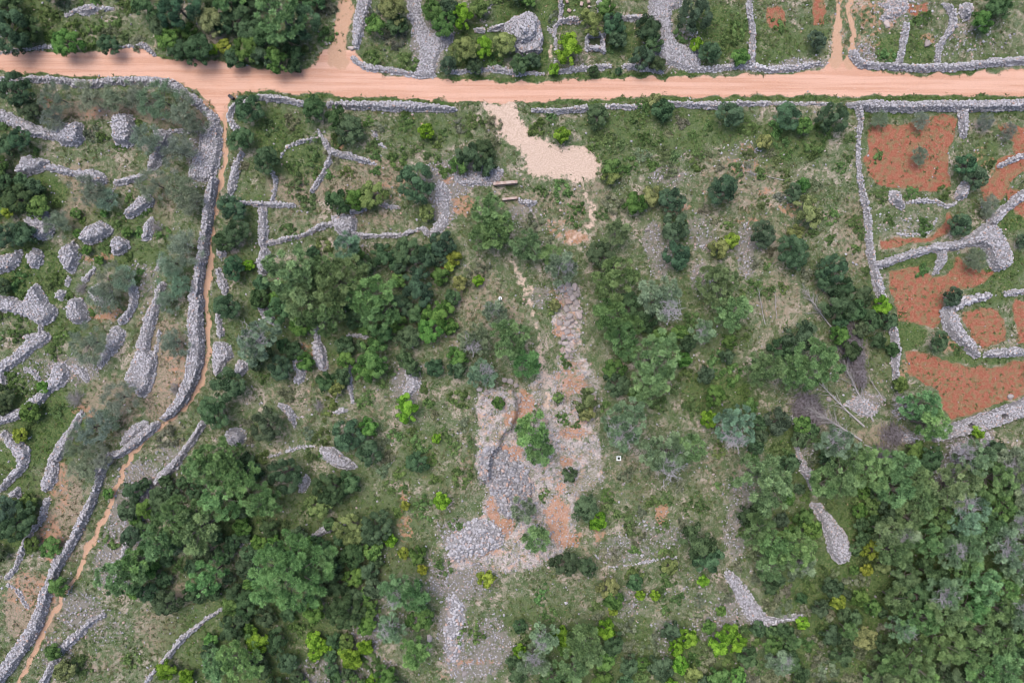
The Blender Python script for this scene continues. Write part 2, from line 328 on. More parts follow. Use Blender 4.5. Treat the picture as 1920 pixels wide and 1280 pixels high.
def mat_leaf(name, trans=.15):
    s = NT(name); oi = s.n('ShaderNodeObjectInfo'); t = s.attr('tint')
    P = s.pos(); n = s.noise(P, 1.1, 2)
    v = s.math('MULTIPLY', s.math('ADD', .26, s.math('MULTIPLY', t.outputs['Fac'], 1.45)), s.math('ADD', .72, s.math('MULTIPLY', n, .56)))
    c = s.mix(1.0, oi.outputs['Color'], s.gray(v), 'MULTIPLY')
    hs = s.n('ShaderNodeHueSaturation'); s.l(c, hs.inputs['Color'])
    s.l(s.mapr(t.outputs['Fac'], 0, 1, .515, .485), hs.inputs['Hue']); hs.inputs['Saturation'].default_value = 1.0
    d = s.n('ShaderNodeBsdfDiffuse'); tr = s.n('ShaderNodeBsdfTranslucent'); mx = s.n('ShaderNodeMixShader')
    mx.inputs[0].default_value = trans
    s.l(hs.outputs[0], d.inputs['Color']); s.l(hs.outputs[0], tr.inputs['Color'])
    s.l(d.outputs[0], mx.inputs[1]); s.l(tr.outputs[0], mx.inputs[2]); s.l(mx.outputs[0], s.out.inputs['Surface'])
    return s.m
def mat_cover(name):
    s = NT(name); t = s.attr('tint'); d = s.n('ShaderNodeBsdfDiffuse'); tr = s.n('ShaderNodeBsdfTranslucent'); mx = s.n('ShaderNodeMixShader')
    n = s.noise(s.pos(), 3., 2); c = s.mix(1.0, t.outputs['Color'], s.gray(s.math('ADD', .7, s.math('MULTIPLY', n, .6))), 'MULTIPLY')
    mx.inputs[0].default_value = .25; s.l(c, d.inputs['Color']); s.l(c, tr.inputs['Color'])
    s.l(d.outputs[0], mx.inputs[1]); s.l(tr.outputs[0], mx.inputs[2]); s.l(mx.outputs[0], s.out.inputs['Surface'])
    return s.m
def mat_simple(name, a, b, scale=4, rough=.85, bs=.3):
    s = NT(name); n = s.noise(s.pos(), scale, 5); return s.bsdf(s.mix(s.mapr(n, .35, .65), a, b), rough, n, bs, .03)
M_GROUND = mat_ground()
M_STONE = mat_stone('limestone')
M_ROCK = mat_stone('quarry_rock', (.19, .165, .16), (.33, .29, .28))
M_CORE = mat_simple('rubble_fill', (.13, .125, .13), (.23, .22, .225), 5)
M_LEAF = mat_leaf('foliage'); M_COVER = mat_cover('low_plants')
M_BARK = mat_simple('bark', (.09, .075, .062), (.17, .15, .135), 7)
M_DEAD = mat_simple('weathered_wood', (.20, .185, .18), (.33, .31, .31), 6)
M_GREY = mat_simple('grey_dead_twigs', (.22, .205, .225), (.34, .32, .345), 5)
M_TWIG = mat_simple('dry_twigs', (.085, .068, .068), (.27, .245, .265), 3.0)
M_CONC = mat_simple('pinkish_concrete', (.25, .165, .14), (.36, .29, .26), 2.2)
M_WHITE = mat_simple('white_concrete', (.50, .52, .50), (.66, .68, .66), 9)
M_BLACK = mat_simple('black_plastic', (.008, .008, .014), (.018, .018, .026), 5, .5, .05)
M_DARK = mat_simple('painted_hollow_shade', (.006, .006, .007), (.012, .012, .012), 4)  # near-black colour that paints in the shade inside hollows
M_PLAST = mat_simple('white_plastic', (.62, .63, .66), (.74, .75, .78), 5, .45, .05)
M_PINK = mat_simple('faded_pink_cloth', (.36, .06, .13), (.46, .11, .18), 9, .9)

# ------------------------------------------------------------------ ground, road, paths, fields: one seamless sheet cut by what each piece is
cx = .5*(GX[:-1]+GX[1:]); ci = lambda M: .25*(M[:-1, :-1]+M[1:, :-1]+M[:-1, 1:]+M[1:, 1:])
reg = np.zeros((len(GX)-1, len(GY)-1), int)
names = ['ground']
def cut(M, name, th=.5):
    names.append(name); reg[ci(M) > th] = len(names)-1
for i, m in enumerate(m_red_list): cut(m, 'red_soil_field')
cut(m_quarry, 'quarry_floor'); cut(m_trail, 'trail'); cut(m_foot, 'footpath'); cut(m_trackA, 'side_track'); cut(m_rut, 'wheel_track'); cut(m_clear, 'clearing'); cut(m_road, 'dirt_road')
roadm = m_road; clv = (np.maximum(m_clear, m_trail*.5)*(1-m_road)).reshape(-1)
mask_a = np.stack([roadm, m_red, m_gravel, np.clip(np.maximum.reduce([m_foot, m_trail*.15, m_rut*.85, m_trackA*.75]), 0, 1)], -1).reshape(-1, 4)
mask_b = np.stack([m_green, np.clip(m_orange, 0, 1), m_quarry*.62, m_tan], -1).reshape(-1, 4)
VG = np.stack([X, Y, HT], -1).reshape(-1, 3)
idx = np.arange(X.size).reshape(X.shape)
quads = np.stack([idx[:-1, :-1], idx[1:, :-1], idx[1:, 1:], idx[:-1, 1:]], -1)
for r, nm in enumerate(names):
    F = quads[reg == r]
    if len(F) == 0: continue
    used, inv = np.unique(F, return_inverse=True); V = VG[used]; F = inv.reshape(-1, 4)
    A = mask_a[used]; B = mask_b[used]; Cv = clv[used]
    if r == 0:      # the far ground: four sheets out to the horizon
        R = 2500.; base = len(V)
        ext = np.array([(-R,-R,0),(R,-R,0),(R,R,0),(-R,R,0),(GX[0],GY[0],0),(GX[-1],GY[0],0),(GX[-1],GY[-1],0),(GX[0],GY[-1],0)])
        V = np.vstack([V, ext]); A = np.vstack([A, np.zeros((8, 4))]); B = np.vstack([B, np.tile([.5, 0, 0, .3], (8, 1))]); Cv = np.r_[Cv, np.zeros(8)]
        F = np.vstack([F, base+np.array([(0,1,5,4),(1,2,6,5),(2,3,7,6),(3,0,4,7)])])
    o = link(nm, mesh_np(nm, V, F, {'mask_a': ('FLOAT_COLOR', A), 'mask_b': ('FLOAT_COLOR', B), 'mask_clear': ('FLOAT', Cv)}, [M_GROUND], smooth=True))
    o['kind'] = 'structure'

# ------------------------------------------------------------------ labels: told apart by what they are and what they stand near
LAND = {'the round stepped stone hut': (985, 55), 'the small roofless stone ruin': (1115, 75), 'the pale bare clearing': (1050, 305),
        'the pinkish concrete wall slab': (948, 347), 'the square white well frame': (1159, 858), 'the pile of big boulders': (1060, 590),
        'the quarry edge': (945, 840), 'the white bucket and pink cloth': (938, 562), 'the black bin at the road': (433, 181),
        'the curved wall in the red field': (1800, 605), 'the wall with three round holes': (1820, 795), 'the felled grey trunks': (1610, 770),
        'the flared wall junction between red fields': (1865, 460), 'the column-shaped stone heap': (228, 240), 'the star-shaped stone heap': (70, 575),
        'the bulb-shaped heap under the oaks': (493, 490), 'the square heap on the curved garden wall': (645, 420), 'the bend of the orange footpath': (350, 760),
        'the foot of the orange footpath': (60, 1230), 'the round heap right of the footpath': (438, 818), 'the lime-green round tree': (763, 765),
        'the tongue-shaped scree heap': (1560, 1005), 'the fork of the pale rubble wall': (1425, 1165), 'the twin wheel tracks': (1585, 80),
        'the reddish side track': (645, 50), 'the scree tongue at the road': (1265, 80), 'the stone strip beside the garden track': (800, 90),
        'the stone heap below the grey oaks': (632, 862), 'the oval stone ring': (558, 692), 'the long corner wall of the red field': (1640, 195),
        'the big domed pine': (535, 1090), 'the thin wall in the lower wood': (340, 1200), 'the western road edge': (60, 120), 'the forked heap by the western edge': (30, 860),
        'the northern field wall': (1410, 60), 'the thin wall under the boulders': (1200, 1055), 'the low corner of the pine wood': (1850, 1230), 'the leaning field wall': (1650, 520), 'the middle of the right pine wood': (1760, 1030),
        'the rubble below the quarry': (860, 1190), 'the spiral heap beside the path': (265, 690)}
ORD = ['closest', 'second closest', 'third closest', 'fourth closest', 'fifth closest', 'sixth closest', 'seventh closest', 'eighth closest', 'ninth closest', 'tenth closest',
       'eleventh closest', 'twelfth closest', 'thirteenth closest', 'fourteenth closest', 'fifteenth closest', 'sixteenth closest', 'seventeenth closest', 'eighteenth closest', 'nineteenth closest', 'twentieth closest']
ORD += [f'{n}{"st" if n%10==1 else "nd" if n%10==2 else "rd" if n%10==3 else "th"} closest' for n in range(21, 80)]
PEND = []        # (object, phrase, (u,v))
def pend(o, phrase, u, v, cat, group):
    tag(o, None, cat, group); PEND.append((o, phrase, u, v))
def resolve_labels():
    LN = list(LAND); LP = np.array([LAND[k] for k in LN], float)
    by = {}
    for e in PEND: by.setdefault(e[1], []).append(e)
    for ph, lst in by.items():
        P = np.array([(e[2], e[3]) for e in lst], float)
        D = np.hypot(P[:, None, 0]-LP[None, :, 0], P[:, None, 1]-LP[None, :, 1])
        RK = D.argsort(0).argsort(0)
        for i, e in enumerate(lst):
            if len(lst) == 1: e[0]['label'] = ph+' near '+LN[int(D[i].argmin())]; continue
            j = int((RK[i]*60+D[i]).argmin()); r = int(RK[i, j])
            e[0]['label'] = f'{ph}, {ORD[r] if r < len(ORD) else "farther"} to {LN[j]}' if r < len(ORD) else f'{ph} far from {LN[j]}'

# ------------------------------------------------------------------ stones
def ico():
    t = (1+5**.5)/2
    v = np.array([(-1,t,0),(1,t,0),(-1,-t,0),(1,-t,0),(0,-1,t),(0,1,t),(0,-1,-t),(0,1,-t),(t,0,-1),(t,0,1),(-t,0,-1),(-t,0,1)], float)
    f = np.array([(0,11,5),(0,5,1),(0,1,7),(0,7,10),(0,10,11),(1,5,9),(5,11,4),(11,10,2),(10,7,6),(7,1,8),(3,9,4),(3,4,2),(3,2,6),(3,6,8),(3,8,9),(4,9,5),(2,4,11),(6,2,10),(8,6,7),(9,8,1)])
    return v/np.linalg.norm(v[0]), f
IV = np.array([(x, y, z) for x in (-1, 1) for y in (-1, 1) for z in (-1, 1)], float)*.72
IF = np.array([(0,1,3),(0,3,2),(4,6,7),(4,7,5),(0,4,5),(0,5,1),(2,3,7),(2,7,6),(0,2,6),(0,6,4),(1,5,7),(1,7,3)])
ROCKV = []
for k in range(16):
    v = IV+rng.normal(0, .2, (8, 3))
    v = v*np.array([1.15, .9, .72])
    ROCKV.append(v)
ROCKV = np.array(ROCKV)
def stones_mesh(name, pos, size, mat=None, flat=1.0, orange=.06, bright=(.75, 1.25)):
    n = len(pos); k = rng.integers(0, len(ROCKV), n)
    V = ROCKV[k]*size[:, None, None]*rng.uniform(.8, 1.2, (n, 1, 3))
    V[:, :, 2] *= flat
    az = rng.uniform(0, 6.283, n); tl = rng.normal(0, .35, n)
    c, s = np.cos(tl), np.sin(tl)
    y = V[:, :, 1]*c[:, None]-V[:, :, 2]*s[:, None]; z = V[:, :, 1]*s[:, None]+V[:, :, 2]*c[:, None]
    x = V[:, :, 0]; c, s = np.cos(az), np.sin(az)
    V = np.stack([x*c[:, None]-y*s[:, None], x*s[:, None]+y*c[:, None], z], -1)+pos[:, None, :]
    F = (IF[None]+8*np.arange(n)[:, None, None]).reshape(-1, 3)
    tint = np.zeros((n, 8, 4)); tint[..., 0] = rng.uniform(*bright, n)[:, None]
    tint[..., 1] = np.where(rng.random(n) < orange, rng.uniform(.25, .8, n), 0)[:, None]; tint[..., 3] = 1
    return mesh_np(name, V.reshape(-1, 3), F, {'tint': ('FLOAT_COLOR', tint.reshape(-1, 4))}, [mat or M_STONE])

RUB = []   # remembered so low plants keep off
def rubble(name, sd, lo, hi, h, batter=.3, dome=.25, gs=.3, smin=.075, smax=.18, dens=25, orange=.05, parent=None, base=None, bright=(.75, 1.25), prof=None, sides=True, relief=.28):
    """dry stone mass: sd(x,y)>0 inside. Core mesh + its stones as one part."""
    gx = np.arange(lo[0]-.6, hi[0]+.6+gs, gs); gy = np.arange(lo[1]-.6, hi[1]+.6+gs, gs)
    A, B = np.meshgrid(gx, gy, indexing='ij')
    wob = (fbm(A, B, 1.1, 91, 2)-.5)*.35
    D = sd(A, B)+wob
    bz = H(A, B) if base is None else base
    def zz(D, A, B):
        p = np.clip(D/batter, 0, 1)*(1+dome*(1-np.exp(-np.clip(D, 0, None)/1.2))) if prof is None else prof(D)
        return h*p*(1-relief*.5+relief*fbm(A, B, 1.7, 95, 2))
    Z = np.where(D > 0, bz+zz(D, A, B)-.06, bz-.25)
    act = np.maximum.reduce([D[:-1, :-1], D[1:, :-1], D[:-1, 1:], D[1:, 1:]]) > 0
    if not act.any(): return None
    ix = np.arange(A.size).reshape(A.shape)
    q = np.stack([ix[:-1, :-1], ix[1:, :-1], ix[1:, 1:], ix[:-1, 1:]], -1)[act]
    used, inv = np.unique(q, return_inverse=True)
    V = np.stack([A, B, Z], -1).reshape(-1, 3)[used]
    ctr = np.array([V[:, 0].mean(), V[:, 1].mean(), 0]);
    ctr[2] = float(H(ctr[0], ctr[1])) if base is None else base
    o = link(name, mesh_np(name, V-ctr, inv.reshape(-1, 4), None, [M_CORE]), parent, ctr)
    area = act.sum()*gs*gs
    nst = int(area*dens*1.15)
    ci_, cj_ = np.nonzero(act); k = rng.integers(0, len(ci_), nst)
    xs = gx[ci_[k]]+rng.random(nst)*gs; ys = gy[cj_[k]]+rng.random(nst)*gs
    d = sd(xs, ys)+(fbm(xs, ys, 1.1, 91, 2)-.5)*.35
    keep = d > -.05; xs, ys, d = xs[keep], ys[keep], d[keep]
    b0 = H(xs, ys) if base is None else np.full(len(xs), base)
    zs = b0+zz(np.clip(d, .02, None), xs, ys)
    if sides: low = d < batter; zs[low] = b0[low]+(zs[low]-b0[low])*rng.uniform(.25, 1.0, low.sum())
    sz = smin*(smax/smin)**(rng.random(len(xs))**1.5)
    if sides and h > .5:        # faces of the wall
        near = (d < .3) & (d > -.05); e = np.repeat(np.nonzero(near)[0], int(1+h*1.3))
        if len(e):
            xs2 = xs[e]+rng.normal(0, .08, len(e)); ys2 = ys[e]+rng.normal(0, .08, len(e))
            d2 = sd(xs2, ys2)+(fbm(xs2, ys2, 1.1, 91, 2)-.5)*.35; kk = (d2 < .28) & (d2 > -.1); xs2, ys2, d2 = xs2[kk], ys2[kk], d2[kk]
            bz2 = H(xs2, ys2) if base is None else np.full(len(xs2), base)
            z2 = bz2+rng.random(len(xs2))*zz(np.clip(d2, .1, None), xs2, ys2)
            xs = np.r_[xs, xs2]; ys = np.r_[ys, ys2]; zs = np.r_[zs, z2]; sz = np.r_[sz, smin*(smax/smin)**(rng.random(len(xs2))**1.5)]
    if len(xs):
        st = link('stones', stones_mesh('stones', np.stack([xs, ys, zs], -1)-ctr, sz, orange=orange, bright=bright), o)
        st['kind'] = 'stuff'
    RUB.append((sd, lo, hi))
    return o

WALLPH = {'w': ('grey dry stone wall', 'wall', 'dry stone walls'), 'l': ('low crumbled line of stones', 'wall', 'crumbled stone lines'),
          'h': ('pale grey loose stone heap', 'stone heap', 'stone clearance heaps'), 's': ('flat spread of grey scree', 'scree', 'spreads of loose scree')}
def wall(pts, w, h=.9, kind='w', label=None, name=None, **kw):
    W = np.array(w if hasattr(w, '__len__') else [w]*len(pts), float)*MPP*.5-.07
    P, W = smooth_path(pxa(pts, h), W*(1-h/HC))
    f = lambda x, y: line_sd(x, y, P, W)
    wm = W.max(); lo = P.min(0)-wm; hi = P.max(0)+wm
    nm = name or {'w': 'dry_stone_wall', 'l': 'stone_line', 'h': 'stone_heap', 's': 'scree_spread'}[kind]
    o = rubble(nm, f, lo, hi, h, **kw)
    if o is None: return None
    m = np.array(pts, float).mean(0); ph, cat, gr = WALLPH[kind]
    if label: tag(o, label, cat, gr)
    else: pend(o, ph, m[0], m[1], cat, gr)
    return o
def heap(pts, h=1.0, kind='h', label=None, name=None, **kw):
    P = pxa(pts, h*.8); P, _ = smooth_path(np.vstack([P, P[:1]]), np.zeros(len(P)+1)); P = P[:-1]
    f = lambda x, y: poly_sd(x, y, P)
    kw.setdefault('batter', .45); kw.setdefault('dome', .45)
    nm = name or {'h': 'stone_heap', 's': 'scree_spread'}[kind]
    o = rubble(nm, f, P.min(0), P.max(0), h, **kw)
    if o is None: return None
    m = np.array(pts, float).mean(0); ph, cat, gr = WALLPH[kind]
    if label: tag(o, label, cat, gr)
    else: pend(o, ph, m[0], m[1], cat, gr)
    return o

# walls north of the road
wall([(-20,100),(10,97),(60,90),(95,86)], 9, .5, 'l')
wall([(215,86),(245,85),(268,84),(287,100)], [9,10,14,8], .4, 'l')
heap([(115,27),(140,14),(160,6),(185,9),(212,15),(190,20),(165,28),(140,23),(125,31)], .6)
wall([(684,-20),(680,10),(672,45),(668,85)], [26,26,24,14], .6, 'w', 'band of grey rubble along the reddish side track')
heap([(766,-20),(786,-20),(790,25),(800,50),(815,60),(850,50),(848,82),(826,95),(818,130),(815,146),(770,144),(785,110),(783,75),(770,60),(772,45),(762,30)], .35, 's', 'forked tongue of grey scree reaching the road past the garden', dens=26, smax=.16)
wall([(660,108),(680,122),(720,129),(770,137)], [10,16,14,12], .4, 'l')
wall([(848,134),(880,130),(915,128)], 11, .5, 'l')
wall([(905,128),(935,126),(962,134),(1018,136)], [12,16,12,10], .5, 'l', orange=.12)
wall([(1050,132),(1080,128),(1110,125),(1145,122)], [12,14,12,10], .5, 'l')
wall([(1172,122),(1200,124),(1240,132)], [12,16,14], .4, 'l')
wall([(1296,130),(1340,128),(1362,125),(1405,122),(1440,129),(1500,124),(1538,116)], [12,14,14,16,14,16,10], .5, 'w', 'stone wall between the road and the northern plots', bright=(.7, 1.5))
heap([(1218,-20),(1280,-20),(1275,12),(1262,20),(1260,50),(1262,62),(1270,75),(1290,88),(1308,100),(1318,125),(1322,135),(1290,132),(1250,118),(1225,95),(1240,80),(1243,65),(1235,45),(1217,28)], .5, 's', 'hourglass-shaped grey scree spilling down to the road', dens=26, smax=.16)
wall([(1408,-20),(1410,30),(1415,60),(1413,100),(1408,118)], [12,11,13,12,14], .9, 'w', 'upright field wall running from the road between green and orange ground')
wall([(1605,100),(1620,118),(1660,121),(1720,125),(1800,122),(1860,115),(1920,110),(1990,107)], [20,16,14,15,17,15,17,17], .8, 'w', 'long stone wall edging the road below the northern plots')
wall([(1703,44),(1697,80),(1690,115)], 13, .8); wall([(1775,3),(1790,20),(1792,45),(1778,66),(1768,80),(1762,112)], [10,16,16,8,14,10], .8)
heap([(1803,20),(1808,4),(1822,0),(1828,12),(1825,28),(1812,36)], .9)
heap([(1645,5),(1690,-5),(1706,4),(1700,20),(1672,38),(1650,35),(1660,18)], .35, 's', orange=.35)
# garden of the hut
wall([(918,52),(935,48),(950,44)], 9, .9, 'w', 'short stub of wall joined to the round stone hut')
wall([(893,53),(906,54)], 10, .8, 'w', 'small wall stub facing the gap beside the round hut')
wall([(910,20),(920,6),(930,-10)], [5,8,9], .5, 'l')
wall([(1050,-15),(1053,15),(1051,32)], 8, .9, 'w', 'thin wall on the near side of the block yard')
wall([(1052,35),(1080,33),(1112,27)], [11,13,12], .9, 'w', 'reddish-topped wall closing the block yard', orange=.4, bright=(.8, 1.5))
wall([(1127,-15),(1127,16)], 14, .9, 'w', 'thick upright wall on the far side of the block yard')
wall([(1145,29),(1180,30),(1217,31)], [9,13,12], .8, 'w', 'wall running from the scree towards the leafy garden')
wall([(1047,40),(1040,50),(1042,70),(1043,95)], [9,8,7,6], .6, 'w', 'narrow edging wall beside the garden path'); wall([(1028,52),(1034,55)], 9, .4, 'l')
wall([(1040,112),(1045,122)], 5, .3, 'l'); wall([(886,75),(888,95),(895,110)], 5, .6, 'l')
# south side of the road
wall([(-20,146),(30,147),(60,147),(110,150),(160,157),(200,151),(260,149),(320,155)], [8,8,14,14,16,16,18,20], .7, 'w', 'rubble wall along the south side of the road behind the olive trees')
wall([(325,158),(350,178),(378,200),(398,222)], [18,16,16,20], .8, 'w', 'rubble wall curving from the road into the footpath')
wall([(482,180),(510,183),(540,187),(565,193)], [9,13,13,12], .9, 'w', 'stone wall starting at the bush corner below the road')
wall([(615,194),(700,196),(770,198),(850,203)], [14,18,20,13], .9, 'w', 'broad grey wall below the road ending at the clearing')
wall([(1000,203),(1050,205),(1100,200)], [8,13,13], .9, 'w', 'grey wall below the road beginning at the clearing')
wall([(1140,197),(1180,199),(1205,197)], [10,11,9], .6, 'l', orange=.15)
wall([(1248,191),(1290,193),(1330,195),(1370,193),(1440,192)], [9,12,15,12,9], .8, 'w', 'wall below the road between the sapling and the dark oaks')
wall([(1440,193),(1500,193),(1560,194)], 8, .5, 'l')
wall([(1597,193),(1640,195),(1700,197),(1760,195),(1830,194),(1990,190)], [11,21,21,19,21,21], 1.3, 'w', 'tall broad wall between the road and the red soil plots', dome=.1)
wall([(1614,203),(1617,225),(1613,260),(1613,300),(1617,340)], [14,9,7,8,9], .8, 'w', 'thin upright upper part of the red field boundary wall')
wall([(1617,340),(1624,370),(1632,410),(1634,450),(1640,490),(1650,530),(1661,565)], [9,10,12,13,15,19,14], .9, 'w', 'middle of the boundary wall between scrub and red field', orange=.1)
wall([(1663,575),(1674,600),(1682,625),(1685,650),(1684,690),(1686,712)], [10,12,14,17,14,11], .9, 'w', 'lower end of the boundary wall beside the red field', orange=.12)
wall([(1811,198),(1812,225),(1812,252)], [18,17,13], .9, 'w', 'short upright wall hanging from the tall road wall')
wall([(1882,308),(1905,298),(1935,284)], [8,11,12], .8)
heap([(1672,358),(1693,357),(1694,372),(1703,385),(1693,393),(1680,382),(1672,378)], 1.0, orange=.15)
wall([(1706,378),(1725,376),(1760,377),(1780,385),(1800,378)], [7,9,9,7,8], .6, 'l'); 
heap([(1803,344),(1815,338),(1822,350),(1818,365),(1808,374),(1795,372),(1797,358)], 1.0, orange=.3)
wall([(1940,352),(1920,368),(1895,387),(1868,412)], [18,17,16,22], 1.0, 'w', 'wall rising from the flared junction to the picture border')
heap([(1850,417),(1872,420),(1884,440),(1898,470),(1905,492),(1890,504),(1872,508),(1862,492),(1852,468),(1835,458),(1824,462),(1822,444),(1835,430)], 1.2, 'h', 'flared wedge of stones where the red field walls meet', orange=.12)
wall([(1828,450),(1800,459),(1770,462),(1740,468),(1700,480),(1665,492),(1645,496)], [19,18,17,16,16,16,15], 1.0, 'w', 'wall across the red fields ending in the flared junction', orange=.08)
wall([(1773,470),(1770,490),(1758,511)], [15,19,8], .8, 'w', 'short tapering spur below the wall across the red fields')
wall([(1760,408),(1751,428)], 6, .4, 'l'); wall([(1688,438),(1715,440),(1742,434)], 6, .3, 'l')
wall([(1860,553),(1830,560),(1805,569),(1793,582)], [12,15,14,12], .8, 'w', 'upper arm of the curved wall round the small red plot', smax=.32)
heap([(1770,578),(1786,575),(1800,590),(1806,610),(1822,630),(1842,660),(1840,672),(1828,668),(1808,650),(1785,630),(1770,605)], 1.0, 'h', 'thick lower sweep of the curved wall round the small red plot', orange=.1)
wall([(1856,664),(1885,661),(1960,657)], [13,16,15], .9, 'w', 'straight wall below the small round red plot'); wall([(1896,551),(1915,547),(1960,546)], [10,13,13], .8)
# wall with the three holes
hp, hw = smooth_path(pxa([(1762,818),(1800,806),(1850,792),(1900,774),(1990,738)], 1.2), np.array([22,26,30,28,28])*.5*MPP)
holes = [px(*c, 1.2) for c in ((1781,809), (1823,798), (1884,781))]
def sd_holes(x, y):
    d = line_sd(x, y, hp, hw)
    for c in holes: d = np.minimum(d, np.hypot(x-c[0], (y-c[1])*1.15)-.50)
    return d
o = rubble('dry_stone_wall', sd_holes, hp.min(0)-1.3, hp.max(0)+1.3, 1.3, batter=.12, dome=.03, gs=.12, smax=.16, dens=28, orange=.1)
tag(o, 'broad stone wall with three round planting holes below the red field', 'wall', 'dry stone walls')
# western wall along the footpath
heap([(395,218),(410,228),(414,250),(412,290),(403,320),(396,340),(372,338),(352,335),(356,305),(370,280),(372,248),(385,235)], .7, 'h', 'broad rubble bank between the olives and the top of the footpath')
wall([(397,335),(388,375),(383,410),(378,450),(372,490),(366,530),(363,560)], [13,15,16,16,16,17,18], 1.5, 'w', 'tall dark-faced upper wall along the left of the footpath', batter=.15, dome=.05)
wall([(363,560),(362,600),(364,640),(361,680),(352,715),(338,745),(318,772),(304,785)], [26,27,27,28,25,22,20,12], 1.4, 'w', 'wide middle wall bending with the footpath', batter=.2, dome=.08)
wall([(288,797),(262,820),(240,838),(220,852),(200,855)], [14,18,16,14,12], 1.1, 'w', 'wall segment following the footpath after the leafy gap')
heap([(250,795),(275,788),(272,802),(245,825),(222,838),(232,815)], .4, 's'); heap([(186,850),(206,858),(192,890),(175,910),(178,875)], .4, 's')
wall([(196,862),(186,890),(176,915),(165,945),(150,975),(136,1005)], [14,11,11,15,18,16], 1.2, 'w', 'narrow wall left of the footpath below the kink', batter=.2)
wall([(136,1005),(118,1035),(102,1058),(90,1090),(78,1120),(70,1150)], [14,16,18,18,20,20], 1.2, 'w', 'wall left of the footpath running past two round bushes', batter=.2)
wall([(70,1150),(56,1182),(36,1212),(12,1245),(-15,1280)], [20,23,26,24,26], 1.3, 'w', 'thick last stretch of wall left of the footpath foot', batter=.2)
wall([(462,183),(448,190),(433,203),(427,222),(440,238)], [8,10,12,14,12], .8, 'w', 'pale wall hooking round the bush at the head of the footpath', bright=(.8, 1.5))
wall([(450,288),(440,312),(432,352),(426,368)], [12,19,17,9], .7); wall([(408,455),(413,475)], [12,17], .6); wall([(406,505),(416,530),(420,545)], [11,18,14], .6); wall([(407,590),(412,625)], [10,16], .6)
heap([(399,640),(420,640),(434,656),(432,672),(420,685),(412,705),(399,700),(396,670)], .7); heap([(445,675),(462,680),(458,700),(440,705),(438,690)], .8)
wall([(376,797),(362,820),(346,842),(332,862)], [14,13,12,12], 1.0, 'w', 'upper wall right of the footpath beyond the bend')
wall([(333,860),(316,880),(298,897),(286,908)], [13,20,18,6], 1.0, 'w', 'widening wall right of the footpath beside the pines')
wall([(270,922),(258,945),(244,968)], [10,17,14], .9); wall([(238,1012),(232,1035),(222,1050),(208,1068)], [8,15,11,5], .8)
wall([(187,1158),(168,1166),(155,1178),(138,1195),(118,1212),(102,1232),(90,1256),(72,1290)], [8,14,14,15,15,15,16,17], 1.0, 'w', 'hooked wall right of the footpath foot')
wall([(412,1145),(385,1162),(360,1182),(335,1204),(312,1232)], [6,8,9,10,11], .9, 'w', 'upper half of the thin diagonal wall in the lower wood'); wall([(312,1232),(298,1248),(270,1280),(255,1300)], [10,8,7,7], .8, 'w', 'lower half of the thin diagonal wall in the lower wood')
# gardens between road and wood
wall([(526,292),(533,277),(552,267),(600,257)], [6,7,8,8], .7, 'w', 'thin hooked garden wall meeting the three-way fork')
wall([(596,243),(606,264),(622,284),(648,290),(700,306)], [7,11,16,14,9], .7, 'w', 'garden wall forking below the dark bushes'); wall([(619,287),(611,312),(597,338),(582,358)], [11,10,10,8], .7)
wall([(509,322),(516,343),(507,376)], 8, .7); wall([(445,378),(480,381),(515,383),(547,383)], [8,9,13,10], .8, 'w', 'level garden wall reaching across to the footpath oaks')
wall([(490,393),(491,425),(490,455)], [16,20,17], .8); heap([(488,463),(498,465),(505,482),(506,500),(496,514),(484,510),(479,495),(482,475)], 1.1)
wall([(505,453),(540,446),(575,437),(598,424),(626,418)], [11,10,10,12,9], .8, 'w', 'wavy garden wall joining the square heap')
heap([(620,405),(662,402),(667,428),(655,440),(636,438),(624,424)], 1.0); wall([(658,396),(680,390)], 11, .9); wall([(714,383),(745,388)], 8, .6, orange=.2)
wall([(662,436),(680,441),(715,440),(755,438),(790,427),(800,438)], [9,9,8,9,8,12], .8, 'w', 'curved garden wall running right from the square heap')
wall([(703,243),(704,256)], 7, .3, 'l', orange=.3); wall([(702,252),(708,266),(722,276)], [9,9,6], .4, 'l')
heap([(815,345),(830,340),(845,365),(842,400),(838,428),(820,440),(800,440),(820,410),(818,375)], .3, 's'); heap([(850,318),(875,330),(925,310),(945,325),(925,345),(880,350),(850,340)], .3, 's', orange=.1)
wall([(974,375),(990,380),(1004,378)], [10,16,10], .6, 'l')
wall([(590,608),(596,640)], [12,14], .5, 'l'); heap([(585,640),(605,643),(614,690),(596,692),(583,664)], .9); wall([(652,628),(686,631)], 7, .6)
heap([(546,668),(560,668),(571,690),(571,712),(556,720),(549,712),(556,700),(548,685)], .6); wall([(488,575),(500,590),(512,608)], [14,24,10], .5, 'l')
wall([(522,760),(540,772),(548,795)], [9,15,10], .8); wall([(653,690),(652,712),(660,755)], [16,13,6], .7); wall([(628,772),(648,770)], 10, .4, 'l'); wall([(553,784),(585,778)], 5, .3, 'l')
heap([(756,695),(770,690),(788,712),(785,728),(765,745),(752,735),(762,715)], .35, 's')
heap([(597,840),(625,840),(645,858),(668,872),(660,882),(635,878),(605,862)], .9); wall([(480,862),(520,852),(560,838),(590,838)], [5,7,6,4], .4, 'l')
heap([(420,812),(436,802),(454,808),(457,824),(444,836),(426,832)], 1.2); wall([(455,833),(480,836)], 5, .3, 'l')
wall([(572,1018),(590,1006),(610,995),(640,986)], [8,14,15,12], .9); wall([(440,1025),(480,1016)], 5, .5, 'l'); heap([(558,905),(572,890),(582,905),(570,925),(556,922)], .4, 's')
wall([(1133,1066),(1180,1060),(1225,1052),(1268,1045)], [4,5,5,6], .5, 'l')
